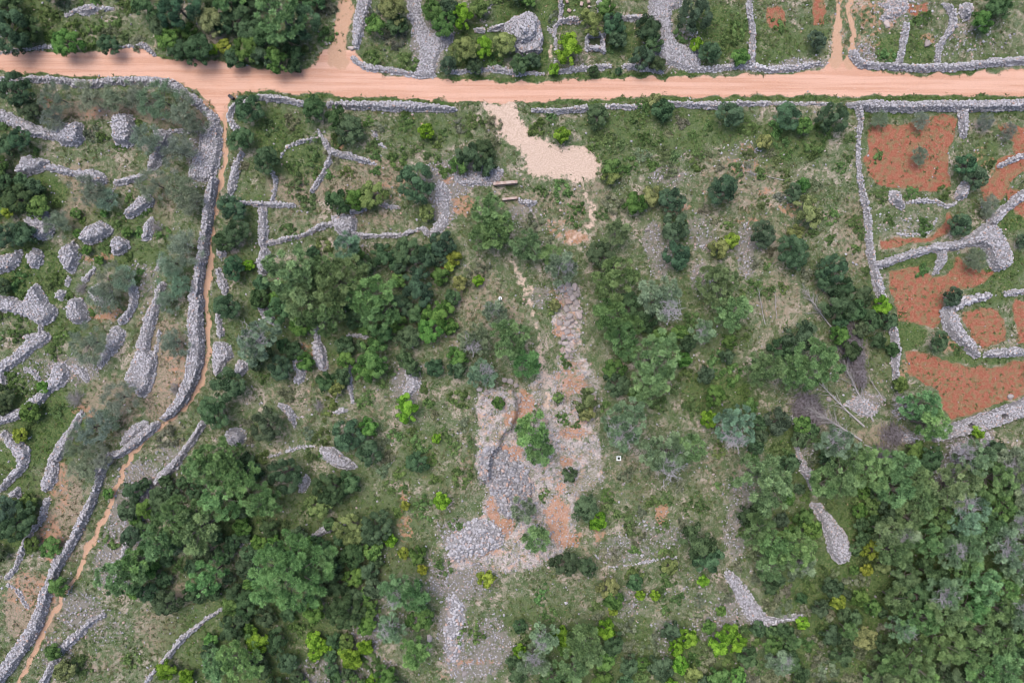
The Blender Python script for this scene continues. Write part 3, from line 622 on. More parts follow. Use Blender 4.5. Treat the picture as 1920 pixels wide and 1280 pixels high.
# right wood
wall([(1488,785),(1503,800),(1512,815)], [12,20,12], .4, 'l', orange=.15); wall([(1495,830),(1503,860),(1515,885),(1528,915)], [10,14,23,14], .5, 'w', 'short tapering stone bank inside the right wood', orange=.12)
heap([(1520,945),(1545,948),(1565,975),(1590,1005),(1598,1040),(1590,1056),(1574,1058),(1556,1035),(1548,1000),(1532,965)], .8, orange=.1)
wall([(1368,1078),(1390,1110),(1415,1150),(1440,1168)], [16,30,34,20], .4, 'w', 'pale rubble bank slanting down to the fork'); wall([(1432,1170),(1460,1165),(1505,1158)], [22,16,12], .7, 'w', 'pale rubble arm pointing right from the fork', bright=(.85, 1.5))
heap([(1786,835),(1802,832),(1812,845),(1800,870),(1785,865)], .5, 's', orange=.1); heap([(1845,815),(1858,812),(1862,835),(1850,845),(1842,832)], .6, 's', orange=.1)
heap([(1582,760),(1600,748),(1620,745),(1645,765),(1640,780),(1618,782),(1600,768)], .35, 's', orange=.3); heap([(1692,810),(1725,822),(1722,832),(1690,830)], .35, 's', orange=.3)
# western heaps
wall([(-20,210),(10,220),(40,235),(70,246),(95,252)], [20,24,24,22,20], .6, 'w', 'rubble bank running in from the western edge to a heap')
heap([(88,248),(110,232),(140,227),(151,238),(150,260),(136,271),(108,268)], 1.2); heap([(207,222),(215,211),(240,212),(249,232),(248,260),(235,271),(210,266),(206,244)], 1.5)
heap([(283,242),(306,240),(320,250),(316,268),(302,285),(297,308),(277,322),(272,314),(280,290),(292,268)], .9); wall([(318,243),(362,244)], 9, .7)
heap([(28,318),(42,292),(62,293),(85,302),(72,320),(45,328),(30,330)], 1.1); wall([(82,312),(105,315),(128,322)], [12,17,14], .8); heap([(128,320),(175,317),(196,332),(188,346),(150,340)], .9)
wall([(212,340),(235,336),(265,329)], [12,13,11], .9); wall([(211,350),(206,368)], 4, .3, 'l')
heap([(228,397),(240,386),(256,370),(274,361),(282,376),(272,394),(247,404),(232,408)], 1.2); heap([(41,414),(68,389),(90,406),(94,425),(90,442),(72,450),(52,440)], 1.3)
heap([(148,440),(156,426),(180,414),(206,430),(190,447),(165,457),(149,453)], 1.3); heap([(204,463),(212,443),(234,449),(238,464),(222,477),(208,475)], 1.2)
heap([(261,450),(270,416),(286,409),(284,440),(274,451)], .7); heap([(107,472),(130,452),(146,474),(139,500),(127,512),(112,494)], 1.1); heap([(118,528),(127,514),(131,526),(126,537),(118,535)], .5)
heap([(46,477),(62,465),(76,476),(73,495),(60,504),(49,495)], 1.0); heap([(-15,480),(10,476),(33,468),(34,488),(20,506),(-15,512)], 1.0)
heap([(101,552),(110,542),(124,548),(120,560),(106,562)], .7); heap([(124,565),(132,558),(147,560),(155,580),(162,600),(138,608),(121,595)], 1.2)
heap([(-20,552),(20,556),(42,562),(60,530),(76,546),(86,566),(101,576),(97,596),(76,610),(58,602),(38,592),(10,585),(-20,580)], 1.1, 'h', 'big star-shaped stone heap with a hollow centre')
wall([(72,608),(72,630)], [12,14], .5, 'l'); wall([(80,632),(55,645),(30,668),(5,685),(-20,700)], [22,26,22,22,24], .8, 'w', 'rubble bank running down from the star-shaped heap'); wall([(2,690),(2,722)], 12, .7)
heap([(38,632),(60,624),(86,631),(72,645),(50,640)], .6)
heap([(150,522),(168,505),(178,502),(172,515),(156,530)], .6); heap([(162,545),(180,532),(205,540),(208,565),(190,575),(172,568)], .6)
wall([(245,538),(246,565),(238,585),(222,602)], [18,15,15,16], .8); heap([(193,628),(212,610),(230,622),(222,648),(208,664),(186,690),(176,682),(194,650)], .7)
wall([(300,535),(290,570),(276,600),(268,630),(262,650)], [14,20,26,22,28], .8, 'w', 'rising bank of rubble above the spiral heap'); heap([(255,645),(280,660),(292,670),(288,695),(276,735),(264,745),(248,732),(230,712),(240,685)], .9)
wall([(295,620),(288,660),(286,700),(275,735)], [6,8,8,5], .6, 'l'); wall([(300,485),(292,505)], [6,10], .3, 'l')
heap([(95,684),(115,680),(126,702),(120,718),(100,732),(86,735),(78,720),(90,708)], .8); wall([(85,730),(65,752),(40,770),(15,782),(-15,790)], [18,22,20,20,22], .9, 'w', 'curving wall round the green hollow at the western edge')
wall([(45,690),(62,700),(72,715),(80,735)], [8,14,10,12], .4, 'l'); wall([(132,690),(150,698),(160,712)], [12,20,14], .4, 'l')
wall([(150,775),(138,795),(125,818)], [9,15,18], .7); wall([(125,815),(110,840),(100,858)], [18,24,22], .8); wall([(96,862),(92,888),(84,912)], [20,26,24], .7)
wall([(3,815),(20,830),(36,848)], [12,22,30], .9, 'w', 'upper arm of the forked western heap'); wall([(38,846),(36,875),(20,892),(2,912),(-10,920)], [24,20,13,12,12], .9, 'w', 'lower arm of the forked western heap'); wall([(45,830),(58,815),(68,802)], [3,4,3], .3, 'l')
heap([(10,930),(28,912),(36,920),(32,935)], .7); wall([(84,940),(78,962),(70,985)], [16,15,10], .5, 'l'); wall([(62,990),(42,1020),(25,1065),(10,1085)], [12,13,12,12], .5, 'l'); wall([(10,1098),(30,1110),(42,1130),(48,1140)], [7,9,8,6], .4, 'l')

# ---- the round stone hut: ring wall, stepped dome and cap
hut = link('stone_hut', None, None, (*px(985, 62), float(H(*px(985, 62)))))
tag(hut, 'round stepped dry stone hut with a small cap above the road', 'hut')
def hutpart(nm, pts, z, h, base, **kw):
    P = pxa(pts, z); P, _ = smooth_path(np.vstack([P, P[:1]]), np.zeros(len(P)+1)); P = P[:-1]
    b = float(hut.location.z)
    o = rubble(nm, lambda x, y: poly_sd(x, y, P), P.min(0), P.max(0), h, gs=.15, batter=.15, dome=.02, dens=30, smax=.15, base=b+base, relief=.08, **kw)
    o.parent = hut; o.location = Vector(o.location)-hut.location
hutpart('ring_wall', [(945,48),(958,32),(980,21),(998,20),(1010,32),(1017,50),(1017,72),(1010,88),(990,96),(966,90),(950,72)], 1.3, 1.3, 0, orange=.12, bright=(.75, 1.4))
hutpart('dome', [(958,42),(968,30),(985,22),(1000,26),(1006,42),(1004,58),(992,72),(975,74),(960,62)], 2.3, 1.05, 1.25, bright=(.9, 1.3))
hutpart('roof_cap', [(974,48),(978,40),(985,40),(989,50),(988,60),(980,60)], 3.2, .9, 2.25, bright=(.95, 1.35))
heapo = heap([(968,82),(990,80),(1006,76),(1016,92),(1010,97),(1000,94),(985,100),(972,98)], 1.1, 'h', 'broken corner of masonry in front of the round hut', batter=.15, bright=(.55, 1.1))
# ---- small roofless ruin
ruin = link('ruin', None, None, (*px(1115, 75), float(H(*px(1115, 75)))))
tag(ruin, 'small roofless rectangular stone ruin with open corner', 'ruin')
for pts, w in (([(1102,66),(1130,60)], 7), ([(1131,54),(1132,92)], 7), ([(1101,87),(1128,87)], 8), ([(1102,74),(1102,83)], 7)):
    h = .9; P, W = smooth_path(pxa(pts, h), np.array([w, w])*.5*MPP)
    o = rubble('ruin_wall', lambda x, y, P=P, W=W: line_sd(x, y, P, W), P.min(0)-.5, P.max(0)+.5, h, gs=.15, batter=.1, dome=.02, dens=24, smax=.2, bright=(.75, 1.4))
    o.parent = ruin; o.location = Vector(o.location)-ruin.location

# ------------------------------------------------------------------ boulders, each a thing
def rock_mesh(name, seed, sub=2):
    r = np.random.default_rng(seed); v, f = ico(); v = list(map(tuple, v)); f = [tuple(q) for q in f]
    for _ in range(sub):
        cache = {}; nf = []
        def mid(a, b):
            k = (min(a, b), max(a, b))
            if k not in cache:
                m = (np.array(v[a])+np.array(v[b]))/2; v.append(tuple(m/np.linalg.norm(m))); cache[k] = len(v)-1
            return cache[k]
        for a, b, c in f:
            x, y, z = mid(a, b), mid(b, c), mid(c, a); nf += [(a, x, z), (b, y, x), (c, z, y), (x, y, z)]
        f = nf
    V = np.array(v)
    for _ in range(14):            # chop with planes: broken faces
        n = r.normal(size=3); n /= np.linalg.norm(n); d = r.uniform(.42, .8)
        k = V@n; V = V-np.outer(np.clip(k-d, 0, None), n)
    V *= 1+.05*r.normal(size=(len(V), 1)); V *= np.array([1.2, .9, .7])
    t = np.tile([r.uniform(.75, 1.2), r.uniform(0, .35) if r.random() < .5 else 0, 0, 1], (len(V), 1))
    return mesh_np(name, V, np.array(f), {'tint': ('FLOAT_COLOR', t)}, [M_ROCK])
ROCKS = [rock_mesh('boulder', 100+i) for i in range(9)]
def boulder(u, v, r, phrase='pale limestone boulder', group='limestone boulders', label=None, mesh=None):
    p = px(u, v); s = r*MPP
    o = link('boulder', mesh or ROCKS[rng.integers(len(ROCKS))], None, (p[0], p[1], float(H(*p))+s*.12))
    o.rotation_euler = (rng.normal(0, .2), rng.normal(0, .2), rng.uniform(0, 6.28)); o.scale = (s, s, s*rng.uniform(.8, 1.1))
    if label: tag(o, label, 'boulder', group)
    else: pend(o, phrase, u, v, 'boulder', group)
    return o
for u, v, r, lb in ((611,82,6.5,'white boulder on the left of the side track mouth'),(658,91,6.5,'white boulder on the right of the side track mouth'),(1615,53,4.5,'small white boulder beside the twin wheel tracks'),
                    (1662,48,8,'flat slab of rock above the orange plot'),(1737,82,8,'rounded reddish boulder in the northern green plot'),(1895,744,7,'whitish boulder at the lower corner of the red field'),
                    (1554,748,6,'grey boulder under the felled trunks'),(1671,680,5,'white boulder against the lower boundary wall'),(806,1194,9,'lone flat grey boulder left of the quarry rubble'),
                    (1168,907,3.5,'pale stone in the grass below the well frame'),(1215,430,7,'bluish flat rock among the white gravel'),(1636,744,4,'white stone beside the felled trunk crossing rubble'),(1634,692,3.5,'small white stone right of the brush heap')):
    boulder(u, v, r, label=lb)
BP = [(1052,536,6),(1066,533,7),(1077,540,8),(1055,545,6),(1068,548,7),(1082,552,6),(1060,556,7),(1074,558,8),(1081,568,7),(1048,560,5),(1064,566,9),(1077,571,5),(1083,571,5),(1062,580,9),(1075,580,6),(1084,589,9),(1089,586,5),(1066,592,8),(1056,596,7),(1073,600,7),(1050,605,7),(1062,606,8),(1078,604,5),
      (1070,612,7),(1055,616,6),(1047,622,5),(1063,622,8),(1074,622,6),(1068,634,7),(1056,632,7),(1060,644,8),(1072,646,6),(1050,642,5),(1064,655,7),(1054,656,6),(1074,658,5),(1062,666,7),(1070,670,5),(1046,668,5),(1078,640,4),(1052,575,5),(1085,545,4),(1044,548,4)]
for u, v, r in BP: boulder(u, v, r, 'piled broken boulder', 'boulders of the long pile')
# quarry blocks, on a bed of rubble
heap([(900,842),(925,832),(962,858),(988,880),(1002,920),(988,962),(960,978),(935,962),(922,925),(902,890)], .45, 's', 'bed of dark angular rubble filling the quarry', smin=.10, smax=.34, dens=17, orange=.2, bright=(.5, 1.0), batter=1.2)
heap([(836,1012),(890,974),(925,983),(948,1008),(925,1036),(880,1042),(848,1052)], .45, 's', 'fan of pale quarry waste spilling to the lower left', smin=.10, smax=.32, dens=17, orange=.12, bright=(.65, 1.15), batter=1.2)
heap([(838,1120),(858,1112),(872,1150),(868,1200),(858,1240),(838,1240),(830,1180)], .3, 's', 'strip of grey rubble under the lower quarry blocks', smin=.09, smax=.3, dens=9, orange=.15, batter=1.0, sides=False)
sdq = lambda u, v: poly_sd(np.array([px(u, v)[0]]), np.array([px(u, v)[1]]), pxa([(905,850),(930,835),(960,860),(985,880),(1000,920),(985,960),(960,975),(930,960),(925,925),(905,890)]))[0]
nb = 0; tries = 0; placed = []
while nb < 85 and tries < 4000:
    tries += 1; u, v = rng.uniform(895, 1005), rng.uniform(835, 985)
    r = rng.uniform(3, 6.5)
    if sdq(u, v) < 0 or any((u-a)**2+(v-b)**2 < (.85*(r+c))**2 for a, b, c in placed): continue
    placed.append((u, v, r)); boulder(u, v, r, 'angular grey quarry block', 'quarry blocks'); nb += 1
P2 = pxa([(838,1010),(890,975),(925,985),(945,1010),(925,1035),(880,1040),(850,1050)])
nb = 0
while nb < 60:
    u, v = rng.uniform(835, 950), rng.uniform(970, 1055); r = rng.uniform(2.6, 5.2); q = px(u, v)
    if poly_sd(np.array([q[0]]), np.array([q[1]]), P2)[0] < 0: continue
    boulder(u, v, r, 'pale spilled quarry block', 'spilled quarry blocks'); nb += 1
for u, v, r in ((958,715,8),(945,712,7),(968,722,7),(975,740,6),(972,752,7),(968,765,5),(900,728,7),(912,735,6),(907,745,5),(940,790,4),(957,785,5),(880,745,5),(848,1150,10),(850,1215,11),(856,1200,8),(842,1235,8),(870,1262,7),(856,1180,6),(1048,868,4),(1040,780,4),(1025,790,5),(1110,785,4),(1035,855,4)):
    boulder(u, v, r, 'weathered limestone block', 'weathered blocks')
for u, v, r in ((1063,4,4.5),(1090,9,5),(1103,4,5),(1067,21,5),(1098,19,3.5),(1104,14,3)):
    p = px(u, v); o = link('stone_block', None, None, (p[0], p[1], float(H(*p))))
    import bmesh
    bm = bmesh.new(); bmesh.ops.create_cube(bm, size=1.0); bmesh.ops.bevel(bm, geom=list(bm.edges), offset=.08, segments=2, affect='EDGES')
    for q in bm.verts: q.co += Vector(rng.normal(0, .025, 3)); q.co.z += .5
    m = bpy.data.meshes.new('stone_block'); bm.to_mesh(m); bm.free(); m.materials.append(M_CONC)
    bpy.data.objects.remove(o); o = link('stone_block', m, None, (p[0], p[1], float(H(*p))-.05)); o.scale = (r*MPP*1.5, r*MPP*1.1, .4); o.rotation_euler.z = rng.uniform(0, 3)
    pend(o, 'pale cut stone block', u, v, 'block', 'cut blocks in the walled yard')

# ------------------------------------------------------------------ small built things
def boxmesh(name, sx, sy, sz, mat, bev=.03, z0=0):
    bm = bmesh.new(); bmesh.ops.create_cube(bm, size=1.0)
    for v in bm.verts: v.co.x *= sx; v.co.y *= sy; v.co.z = (v.co.z+.5)*sz+z0
    if bev: bmesh.ops.bevel(bm, geom=list(bm.edges), offset=bev, segments=2, affect='EDGES')
    m = bpy.data.meshes.new(name); bm.to_mesh(m); bm.free(); m.materials.append(mat); return m
def concrete(u0, v0, u1, v1, wpx, h, label):
    a, b = px(u0, v0, h), px(u1, v1, h); c = (a+b)/2; L = np.hypot(*(b-a)); g = float(H(*c))-.15
    root = link('concrete_wall', boxmesh('concrete_wall', L, wpx*MPP, h, M_CONC, .04), None, (c[0], c[1], g)); root.rotation_euler.z = math.atan2(b[1]-a[1], b[0]-a[0])
    link('capping_slab', boxmesh('capping_slab', L*1.01, wpx*MPP*1.12, .12, M_CONC, .03, h-.02), root)
    tag(root, label, 'wall', 'concrete walls')
concrete(925, 344, 970, 340, 5, 1.2, 'pinkish weathered concrete wall slab above the grassy pit')
concrete(942, 373, 970, 370, 4, .8, 'lower concrete wall stub half hidden by a pine')
# square well frame
wp = px(1159.5, 858); g = float(H(*wp))
s_ = .68; t_ = .15; hh = .35
well = link('well_frame', None, None, (wp[0], wp[1], g-.05)); tag(well, 'square white concrete well frame with dark opening in the grass', 'well')
for k, (x, y, sx, sy) in enumerate(((0, (s_-t_)/2, s_, t_), (0, -(s_-t_)/2, s_, t_), ((s_-t_)/2, 0, t_, s_-2*t_-.004), (-(s_-t_)/2, 0, t_, s_-2*t_-.004))):
    o = link('rim', boxmesh('rim', sx, sy, hh, M_WHITE, .015), well, (x, y, 0))
link('shade_plate', boxmesh('shade_plate', s_-2*t_-.006, s_-2*t_-.006, .06, M_DARK, 0), well, (0, 0, .04))  # near-black plate standing in for the shade down the well
# black bin
bp = px(432.5, 181.5, .6); g = float(H(*bp))
binr = link('bin', boxmesh('bin', .86, .42, .55, M_BLACK, .04), None, (bp[0], bp[1], g-.03)); binr.rotation_euler.z = math.radians(-36)
link('lid', boxmesh('lid', .90, .46, .07, M_BLACK, .025, .552), binr); link('handle', boxmesh('handle', .3, .05, .05, M_BLACK, .012, .45), binr, (0, -.24, 0))
tag(binr, 'black rectangular lidded bin at the road corner', 'bin')
# white bucket and pink cloth
def lathe(name, prof, mat, n=24):
    V = []; F = []
    for r, z in prof: V += [(r*math.cos(i*6.28319/n), r*math.sin(i*6.28319/n), z) for i in range(n)]
    for k in range(len(prof)-1):
        for i in range(n): F.append((k*n+i, k*n+(i+1) % n, (k+1)*n+(i+1) % n, (k+1)*n+i))
    m = mesh_np(name, np.array(V), np.array(F), None, [mat], smooth=True); return m
kp = px(938, 559.5, .3); g = float(H(*kp))
bk = link('bucket', lathe('bucket', [(.001, 0), (.2, 0), (.26, .32), (.27, .36), (.22, .37), (.12, .345), (.10, .2), (.001, .19)], M_PLAST), None, (kp[0], kp[1], g-.02))
link('shade_disc', lathe('shade_disc', [(.001, .35), (.115, .352), (.118, .346)], M_DARK), bk); tag(bk, 'round white bucket with a dark opening in dry grass', 'bucket')  # near-black disc across the mouth, painted in place of the bucket's inner shade
cp = px(938, 566); a = np.linspace(-.5, .5, 15); ca, cb = np.meshgrid(a, a, indexing='ij')
cz = .05+.10*fbm(ca*4+3, cb*4+9, 1., 5, 3)*(1-(ca**2+cb**2)*1.6)
rr = .75+.35*fbm(np.cos(np.arctan2(cb, ca))*2+8, np.sin(np.arctan2(cb, ca))*2+8, 1, 9, 2)
ixc = np.arange(225).reshape(15, 15); qd = np.stack([ixc[:-1, :-1], ixc[1:, :-1], ixc[1:, 1:], ixc[:-1, 1:]], -1).reshape(-1, 4)
cl = link('cloth', mesh_np('cloth', np.stack([ca*.85*rr, cb*.55*rr, cz], -1).reshape(-1, 3), qd, None, [M_PINK], smooth=True), None, (cp[0], cp[1], float(H(*cp))))
sm = cl.modifiers.new('thickness', 'SOLIDIFY'); sm.thickness = .02; tag(cl, 'crumpled pink cloth lying beside the white bucket', 'cloth')

# ------------------------------------------------------------------ plants: prototypes
def cards(C, D, N, L, Wd):
    """leaf cards: centre, long direction, face normal -> quads (kite shaped)"""
    D = D/np.linalg.norm(D, axis=1, keepdims=True); S = np.cross(N, D); S /= np.linalg.norm(S, axis=1, keepdims=True)+1e-9
    L = L[:, None]; W = Wd[:, None]
    return np.stack([C-D*L*.5, C+S*W*.5-D*L*.05, C+D*L*.5, C-S*W*.5-D*L*.05], 1)
def unit(r, n): v = r.normal(size=(n, 3)); return v/np.linalg.norm(v, axis=1, keepdims=True)
def mk(name, Q, tint, mat): 
    n = len(Q); return mesh_np(name, Q.reshape(-1, 3), np.arange(n*4).reshape(-1, 4), {'tint': ('FLOAT', np.repeat(tint, 4))}, [mat])
def tube(pts, rad, sides=6):
    pts = np.array(pts, float); V = []; F = []; n = len(pts)
    for i in range(n):
        t = pts[min(i+1, n-1)]-pts[max(i-1, 0)]; t /= np.linalg.norm(t)+1e-9
        u = np.cross(t, (0, 0, 1) if abs(t[2]) < .9 else (1, 0, 0)); u /= np.linalg.norm(u); w = np.cross(t, u)
        for k in range(sides):
            a = 6.28319*k/sides; V.append(pts[i]+rad[i]*(math.cos(a)*u+math.sin(a)*w))
    for i in range(n-1):
        for k in range(sides): F.append((i*sides+k, i*sides+(k+1) % sides, (i+1)*sides+(k+1) % sides, (i+1)*sides+k))
    return np.array(V), np.array(F)
def tubes(lst, sides=5):
    Vs = []; Fs = []; o = 0
    for p, r in lst:
        V, F = tube(p, r, sides); Vs.append(V); Fs.append(F+o); o += len(V)
    return np.vstack(Vs), np.vstack(Fs)
def outline(r, lobes=5, amp=.3):
    ph = r.uniform(0, 6.28, lobes); am = r.uniform(.3, 1, lobes)
    def f(t):
        s = sum(am[k]*np.cos((k+1)*t+ph[k])/(k+1) for k in range(lobes)); return 1+amp*s/1.6
    return f
def limbs(r, R, h, zc, clumps, rad):
    lst = [([(0, 0, -.3), (r.normal(0, .05), r.normal(0, .05), h*.3), (r.normal(0, .12), r.normal(0, .12), h*.62), (r.normal(0, .2), r.normal(0, .2), h*.9)], [rad*1.25, rad, rad*.7, rad*.25])]
    for c in clumps[:: max(1, len(clumps)//14)]:
        z0 = min(h*.55, max(h*.2, c[2]*.55)); m = np.array([c[0]*.5, c[1]*.5, z0+(c[2]-z0)*.65])
        lst.append(([(0, 0, z0), m, c], [rad*.5, rad*.3, rad*.1]))
    return tubes(lst)
def pine(seed, R):
    r = np.random.default_rng(seed); f = outline(r, 6, .38); h = 3.2+1.35*R; zc = h*.58
    nc = int(16+9*R+2.4*R*R); C = []
    for k in range(nc):
        t = r.uniform(0, 6.283); q = math.sqrt(r.random())*.92; rr = R*f(t)*q
        top = zc+(h-zc)*1.05*(1-q**2)**.6
        z = top*r.uniform(.76, 1.05) if r.random() < .72 else top*r.uniform(.5, .76)
        C.append((rr*math.cos(t), rr*math.sin(t), z))
    C = np.array(C); Qs = []; T = []
    for c in C:
        cr = r.uniform(.28, .56)*(.75+.11*R); n = int(150*(cr/.5)**1.6)
        d = unit(r, n); d[:, 2] = np.abs(d[:, 2])*.9-.18
        out = np.array([c[0], c[1], 0.0]); out = out/(np.linalg.norm(out)+.3)
        dd = d+out*.45; dd /= np.linalg.norm(dd, axis=1, keepdims=True)
        pos = c+dd*cr*(r.random((n, 1))**.45)*np.array([1, 1, .62])
        nn = unit(r, n)+np.array([0, 0, .8])+dd*.3
        Qs.append(cards(pos, dd+.35*unit(r, n), nn, r.uniform(.24, .55, n), r.uniform(.05, .11, n)))
        T.append(np.clip(r.normal(r.uniform(.2, .85), .2, n), 0, 1))
    cr = mk('crown', np.concatenate(Qs), np.concatenate(T), M_LEAF)
    V, F = limbs(r, R, h, zc, C, .07+.03*R); tr = mesh_np('trunk', V, F, None, [M_BARK], smooth=True)
    return cr, tr, zc+(h-zc)*.6
def broad(seed, R, hk=.85, leaf=.17, fill=1.0, amp=.34):
    r = np.random.default_rng(seed); f = outline(r, 6, amp); h = R*hk*1.25+.7; zc = h*.45
    nc = int(17+13*R); Qs = []; T = []; C = []
    for k in range(nc):
        t = r.uniform(0, 6.283); q = math.sqrt(r.random())*.86; rr = R*f(t)*q
        z = zc*.7+(h-zc*.7)*(1-q**2)**.55*r.uniform(.82, 1.0); C.append((rr*math.cos(t), rr*math.sin(t), z))
    C = np.array(C)
    for c in C:
        cr = r.uniform(.26, .66)*(.6+.13*R); n = int(270*fill*(cr/.55)**2*(.17/leaf)**1.3)
        d = unit(r, n); d[:, 2] = np.where(d[:, 2] < -.35, -d[:, 2], d[:, 2])
        pos = c+d*cr*(1-.38*r.random((n, 1))**2)*np.array([1, 1, .85])
        nn = d*1.0+.75*unit(r, n)+np.array([0, 0, .35])
        Qs.append(cards(pos, np.cross(nn, unit(r, n)), nn, r.uniform(.75, 1.5, n)*leaf, r.uniform(.55, .95, n)*leaf))
        T.append(np.clip(r.normal(r.uniform(.12, .92), .22, n), 0, 1))
    cr = mk('crown', np.concatenate(Qs), np.concatenate(T), M_LEAF)
    V, F = limbs(r, R, h, zc, C, .05+.035*R); tr = mesh_np('trunk', V, F, None, [M_BARK], smooth=True)
    return cr, tr, zc+(h-zc)*.5
def olive(seed, R):
    r = np.random.default_rng(seed); f = outline(r, 6, .35); h = 1.6+.75*R; zc = h*.6; nc = int(15+8*R); C = []; Qs = []; T = []
    for k in range(nc):
        t = r.uniform(0, 6.283); q = math.sqrt(r.random())*.95; rr = R*f(t)*q
        C.append((rr*math.cos(t), rr*math.sin(t), zc+(h-zc)*(1-q**2)**.5*r.uniform(.4, 1.)))
    C = np.array(C)
    for c in C:
        cr = r.uniform(.4, .75)*(.7+.1*R); n = int(120*(cr/.55)**2)
        d = unit(r, n); d[:, 2] *= .6
        pos = c+d*cr*r.random((n, 1))**.6
        Qs.append(cards(pos, d+.7*unit(r, n)+np.array([0, 0, .2]), unit(r, n)+np.array([0, 0, .9]), r.uniform(.18, .36, n), r.uniform(.04, .085, n)))
        T.append(np.clip(r.normal(r.uniform(.4, .65), .15, n), 0, 1))
    cr = mk('crown', np.concatenate(Qs), np.concatenate(T), M_LEAF)
    V, F = limbs(r, R, h, zc, C, .1); tr = mesh_np('trunk', V, F, None, [M_BARK], smooth=True)
    return cr, tr, zc+(h-zc)*.4
def twiggy(seed, R):
    r = np.random.default_rng(seed); lst = []
    for k in range(int(34+14*R)):
        d = unit(r, 1)[0]; d[2] = abs(d[2])*.8+.12; d /= np.linalg.norm(d); L = R*r.uniform(.6, 1.05); b = r.normal(0, .12*R, 3); b[2] = 0
        m = b+d*L*.5+r.normal(0, .08*R, 3); lst.append(([b, m, b+d*L], [.03, .018, .006]))
        for q in range(5):
            e = d+.9*unit(r, 1)[0]; e[2] = abs(e[2])*.6; e /= np.linalg.norm(e); s0 = b+d*L*r.uniform(.35, .9); lst.append(([s0, s0+e*R*r.uniform(.2, .45)], [.014, .005]))
    V, F = tubes(lst, 3); return mesh_np('twigs', V, F, None, [M_DEAD]), None, R*.4
def mat_shrub(seed, R):
    """low spreading bush: separate tufts of uneven height with bare gaps between them"""
    r = np.random.default_rng(seed); f = outline(r, 6, .6); nc = int(7+16*R); Qs = []; T = []
    sx = r.uniform(.75, 1.25)
    for k in range(nc):
        t = r.uniform(0, 6.283); q = r.random()**.6*1.05; rr = R*f(t)*q; c = np.array([rr*math.cos(t)*sx, rr*math.sin(t)/sx, r.uniform(.08, .5)*(1.15-.7*q)*(.5+.5*R)])
        cr = r.uniform(.14, .42)*(.75+.2*R); n = int(75*(cr/.3)**2)
        d = unit(r, n); d[:, 2] = np.abs(d[:, 2])*.9-.1
        nn = d+.9*unit(r, n)+np.array([0, 0, .3])
        Qs.append(cards(c+d*cr*(1-.5*r.random((n, 1)))*np.array([1, 1, .7]), np.cross(nn, unit(r, n)), nn, r.uniform(.10, .22, n), r.uniform(.06, .13, n)))
        T.append(np.clip(r.normal(r.uniform(.2, .8), .25, n), 0, 1))
    return mk('foliage', np.concatenate(Qs), np.concatenate(T), M_LEAF), None, .3
PROTO = {}
def build_protos():
    for i, R in enumerate((1.9, 2.6, 3.3, 3.3, 4.0, 5.5)): PROTO.setdefault('pine', []).append((R, *pine(200+i, R)))
    for i, R in enumerate((1.1, 1.6, 2.0, 2.0, 2.6, 3.2)): PROTO.setdefault('oak', []).append((R, *broad(300+i, R)))
    for i, R in enumerate((1.9, 2.3, 2.9)): PROTO.setdefault('juniper', []).append((R, *broad(330+i, R, 1.0, .14, .95, .35)))
    for i, R in enumerate((1.7, 2.4, 3.0, 3.0)): PROTO.setdefault('olive', []).append((R, *olive(400+i, R)))
    for i, R in enumerate((.55, .8, .8, 1.1, 1.1, 1.1, 1.5, 1.5, 2.0)): PROTO.setdefault('shrub', []).append((R, *mat_shrub(500+i, R)))
    for i, R in enumerate((1.0, 1.8)): PROTO.setdefault('twig', []).append((R, *twiggy(600+i, R)))
build_protos()
def dead_top():
    r = np.random.default_rng(77); lst = []
    for k in range(60):
        d = unit(r, 1)[0]; d[2] = abs(d[2])+.15; d /= np.linalg.norm(d); e = d*r.uniform(.6, 1.1)
        b0 = np.r_[r.normal(0, .38, 2), 0]; e = b0+e*.6; lst.append(([b0, (b0+e)*.5+r.normal(0, .06, 3), e], [.02, .016, .008]))
        for q in range(4): p0 = b0+(e-b0)*r.uniform(.4, .95); lst.append(([p0, p0+(d+.9*unit(r, 1)[0])*.25], [.012, .006]))
    V, F = tubes(lst, 3); return mesh_np('dead_branches', V, F, None, [M_GREY])
DEADTOP = dead_top()
KIND = {  # letter: proto, colour, name, phrase, category, group
 'P': ('pine', (.120, .205, .082), 'pine_tree', 'green feathery pine tree', 'tree', 'green pines'),
 'G': ('pine', (.150, .215, .130), 'pine_tree', 'greyish thin-crowned pine tree', 'tree', 'greyish pines'),
 'O': ('oak', (.050, .084, .042), 'evergreen_oak', 'dark green evergreen oak', 'tree', 'evergreen oaks'),
 'M': ('oak', (.072, .135, .038), 'laurel_tree', 'leafy mid-green broadleaf tree', 'tree', 'mid-green broadleaf trees'),
 'J': ('juniper', (.054, .094, .052), 'carob_tree', 'dark blue-green dense tree', 'tree', 'blue-green trees'),
 'L': ('olive', (.145, .182, .130), 'olive_tree', 'airy grey-green olive tree', 'tree', 'olive trees'),
 'B': ('oak', (.098, .190, .024), 'bright_bush', 'bright lime-green bush', 'bush', 'lime-green bushes'),
 'Y': ('oak', (.165, .21, .035), 'yellow_bush', 'yellow-green bush', 'bush', 'yellow-green bushes'),
 'S': ('shrub', (.100, .158, .058), 'low_shrub', 'low green shrub', 'shrub', 'low green shrubs'),
 'K': ('shrub', (.150, .168, .108), 'heather_shrub', 'low grey-olive shrub', 'shrub', 'grey-olive shrubs'),
 'T': ('oak', (.135, .165, .062), 'round_bush', 'rounded olive-green bush', 'bush', 'olive-green bushes'),
 'D': ('twig', (.2, .2, .2), 'leafless_bush', 'leafless grey-brown bush', 'bush', 'leafless bushes')}
PLANTED = []
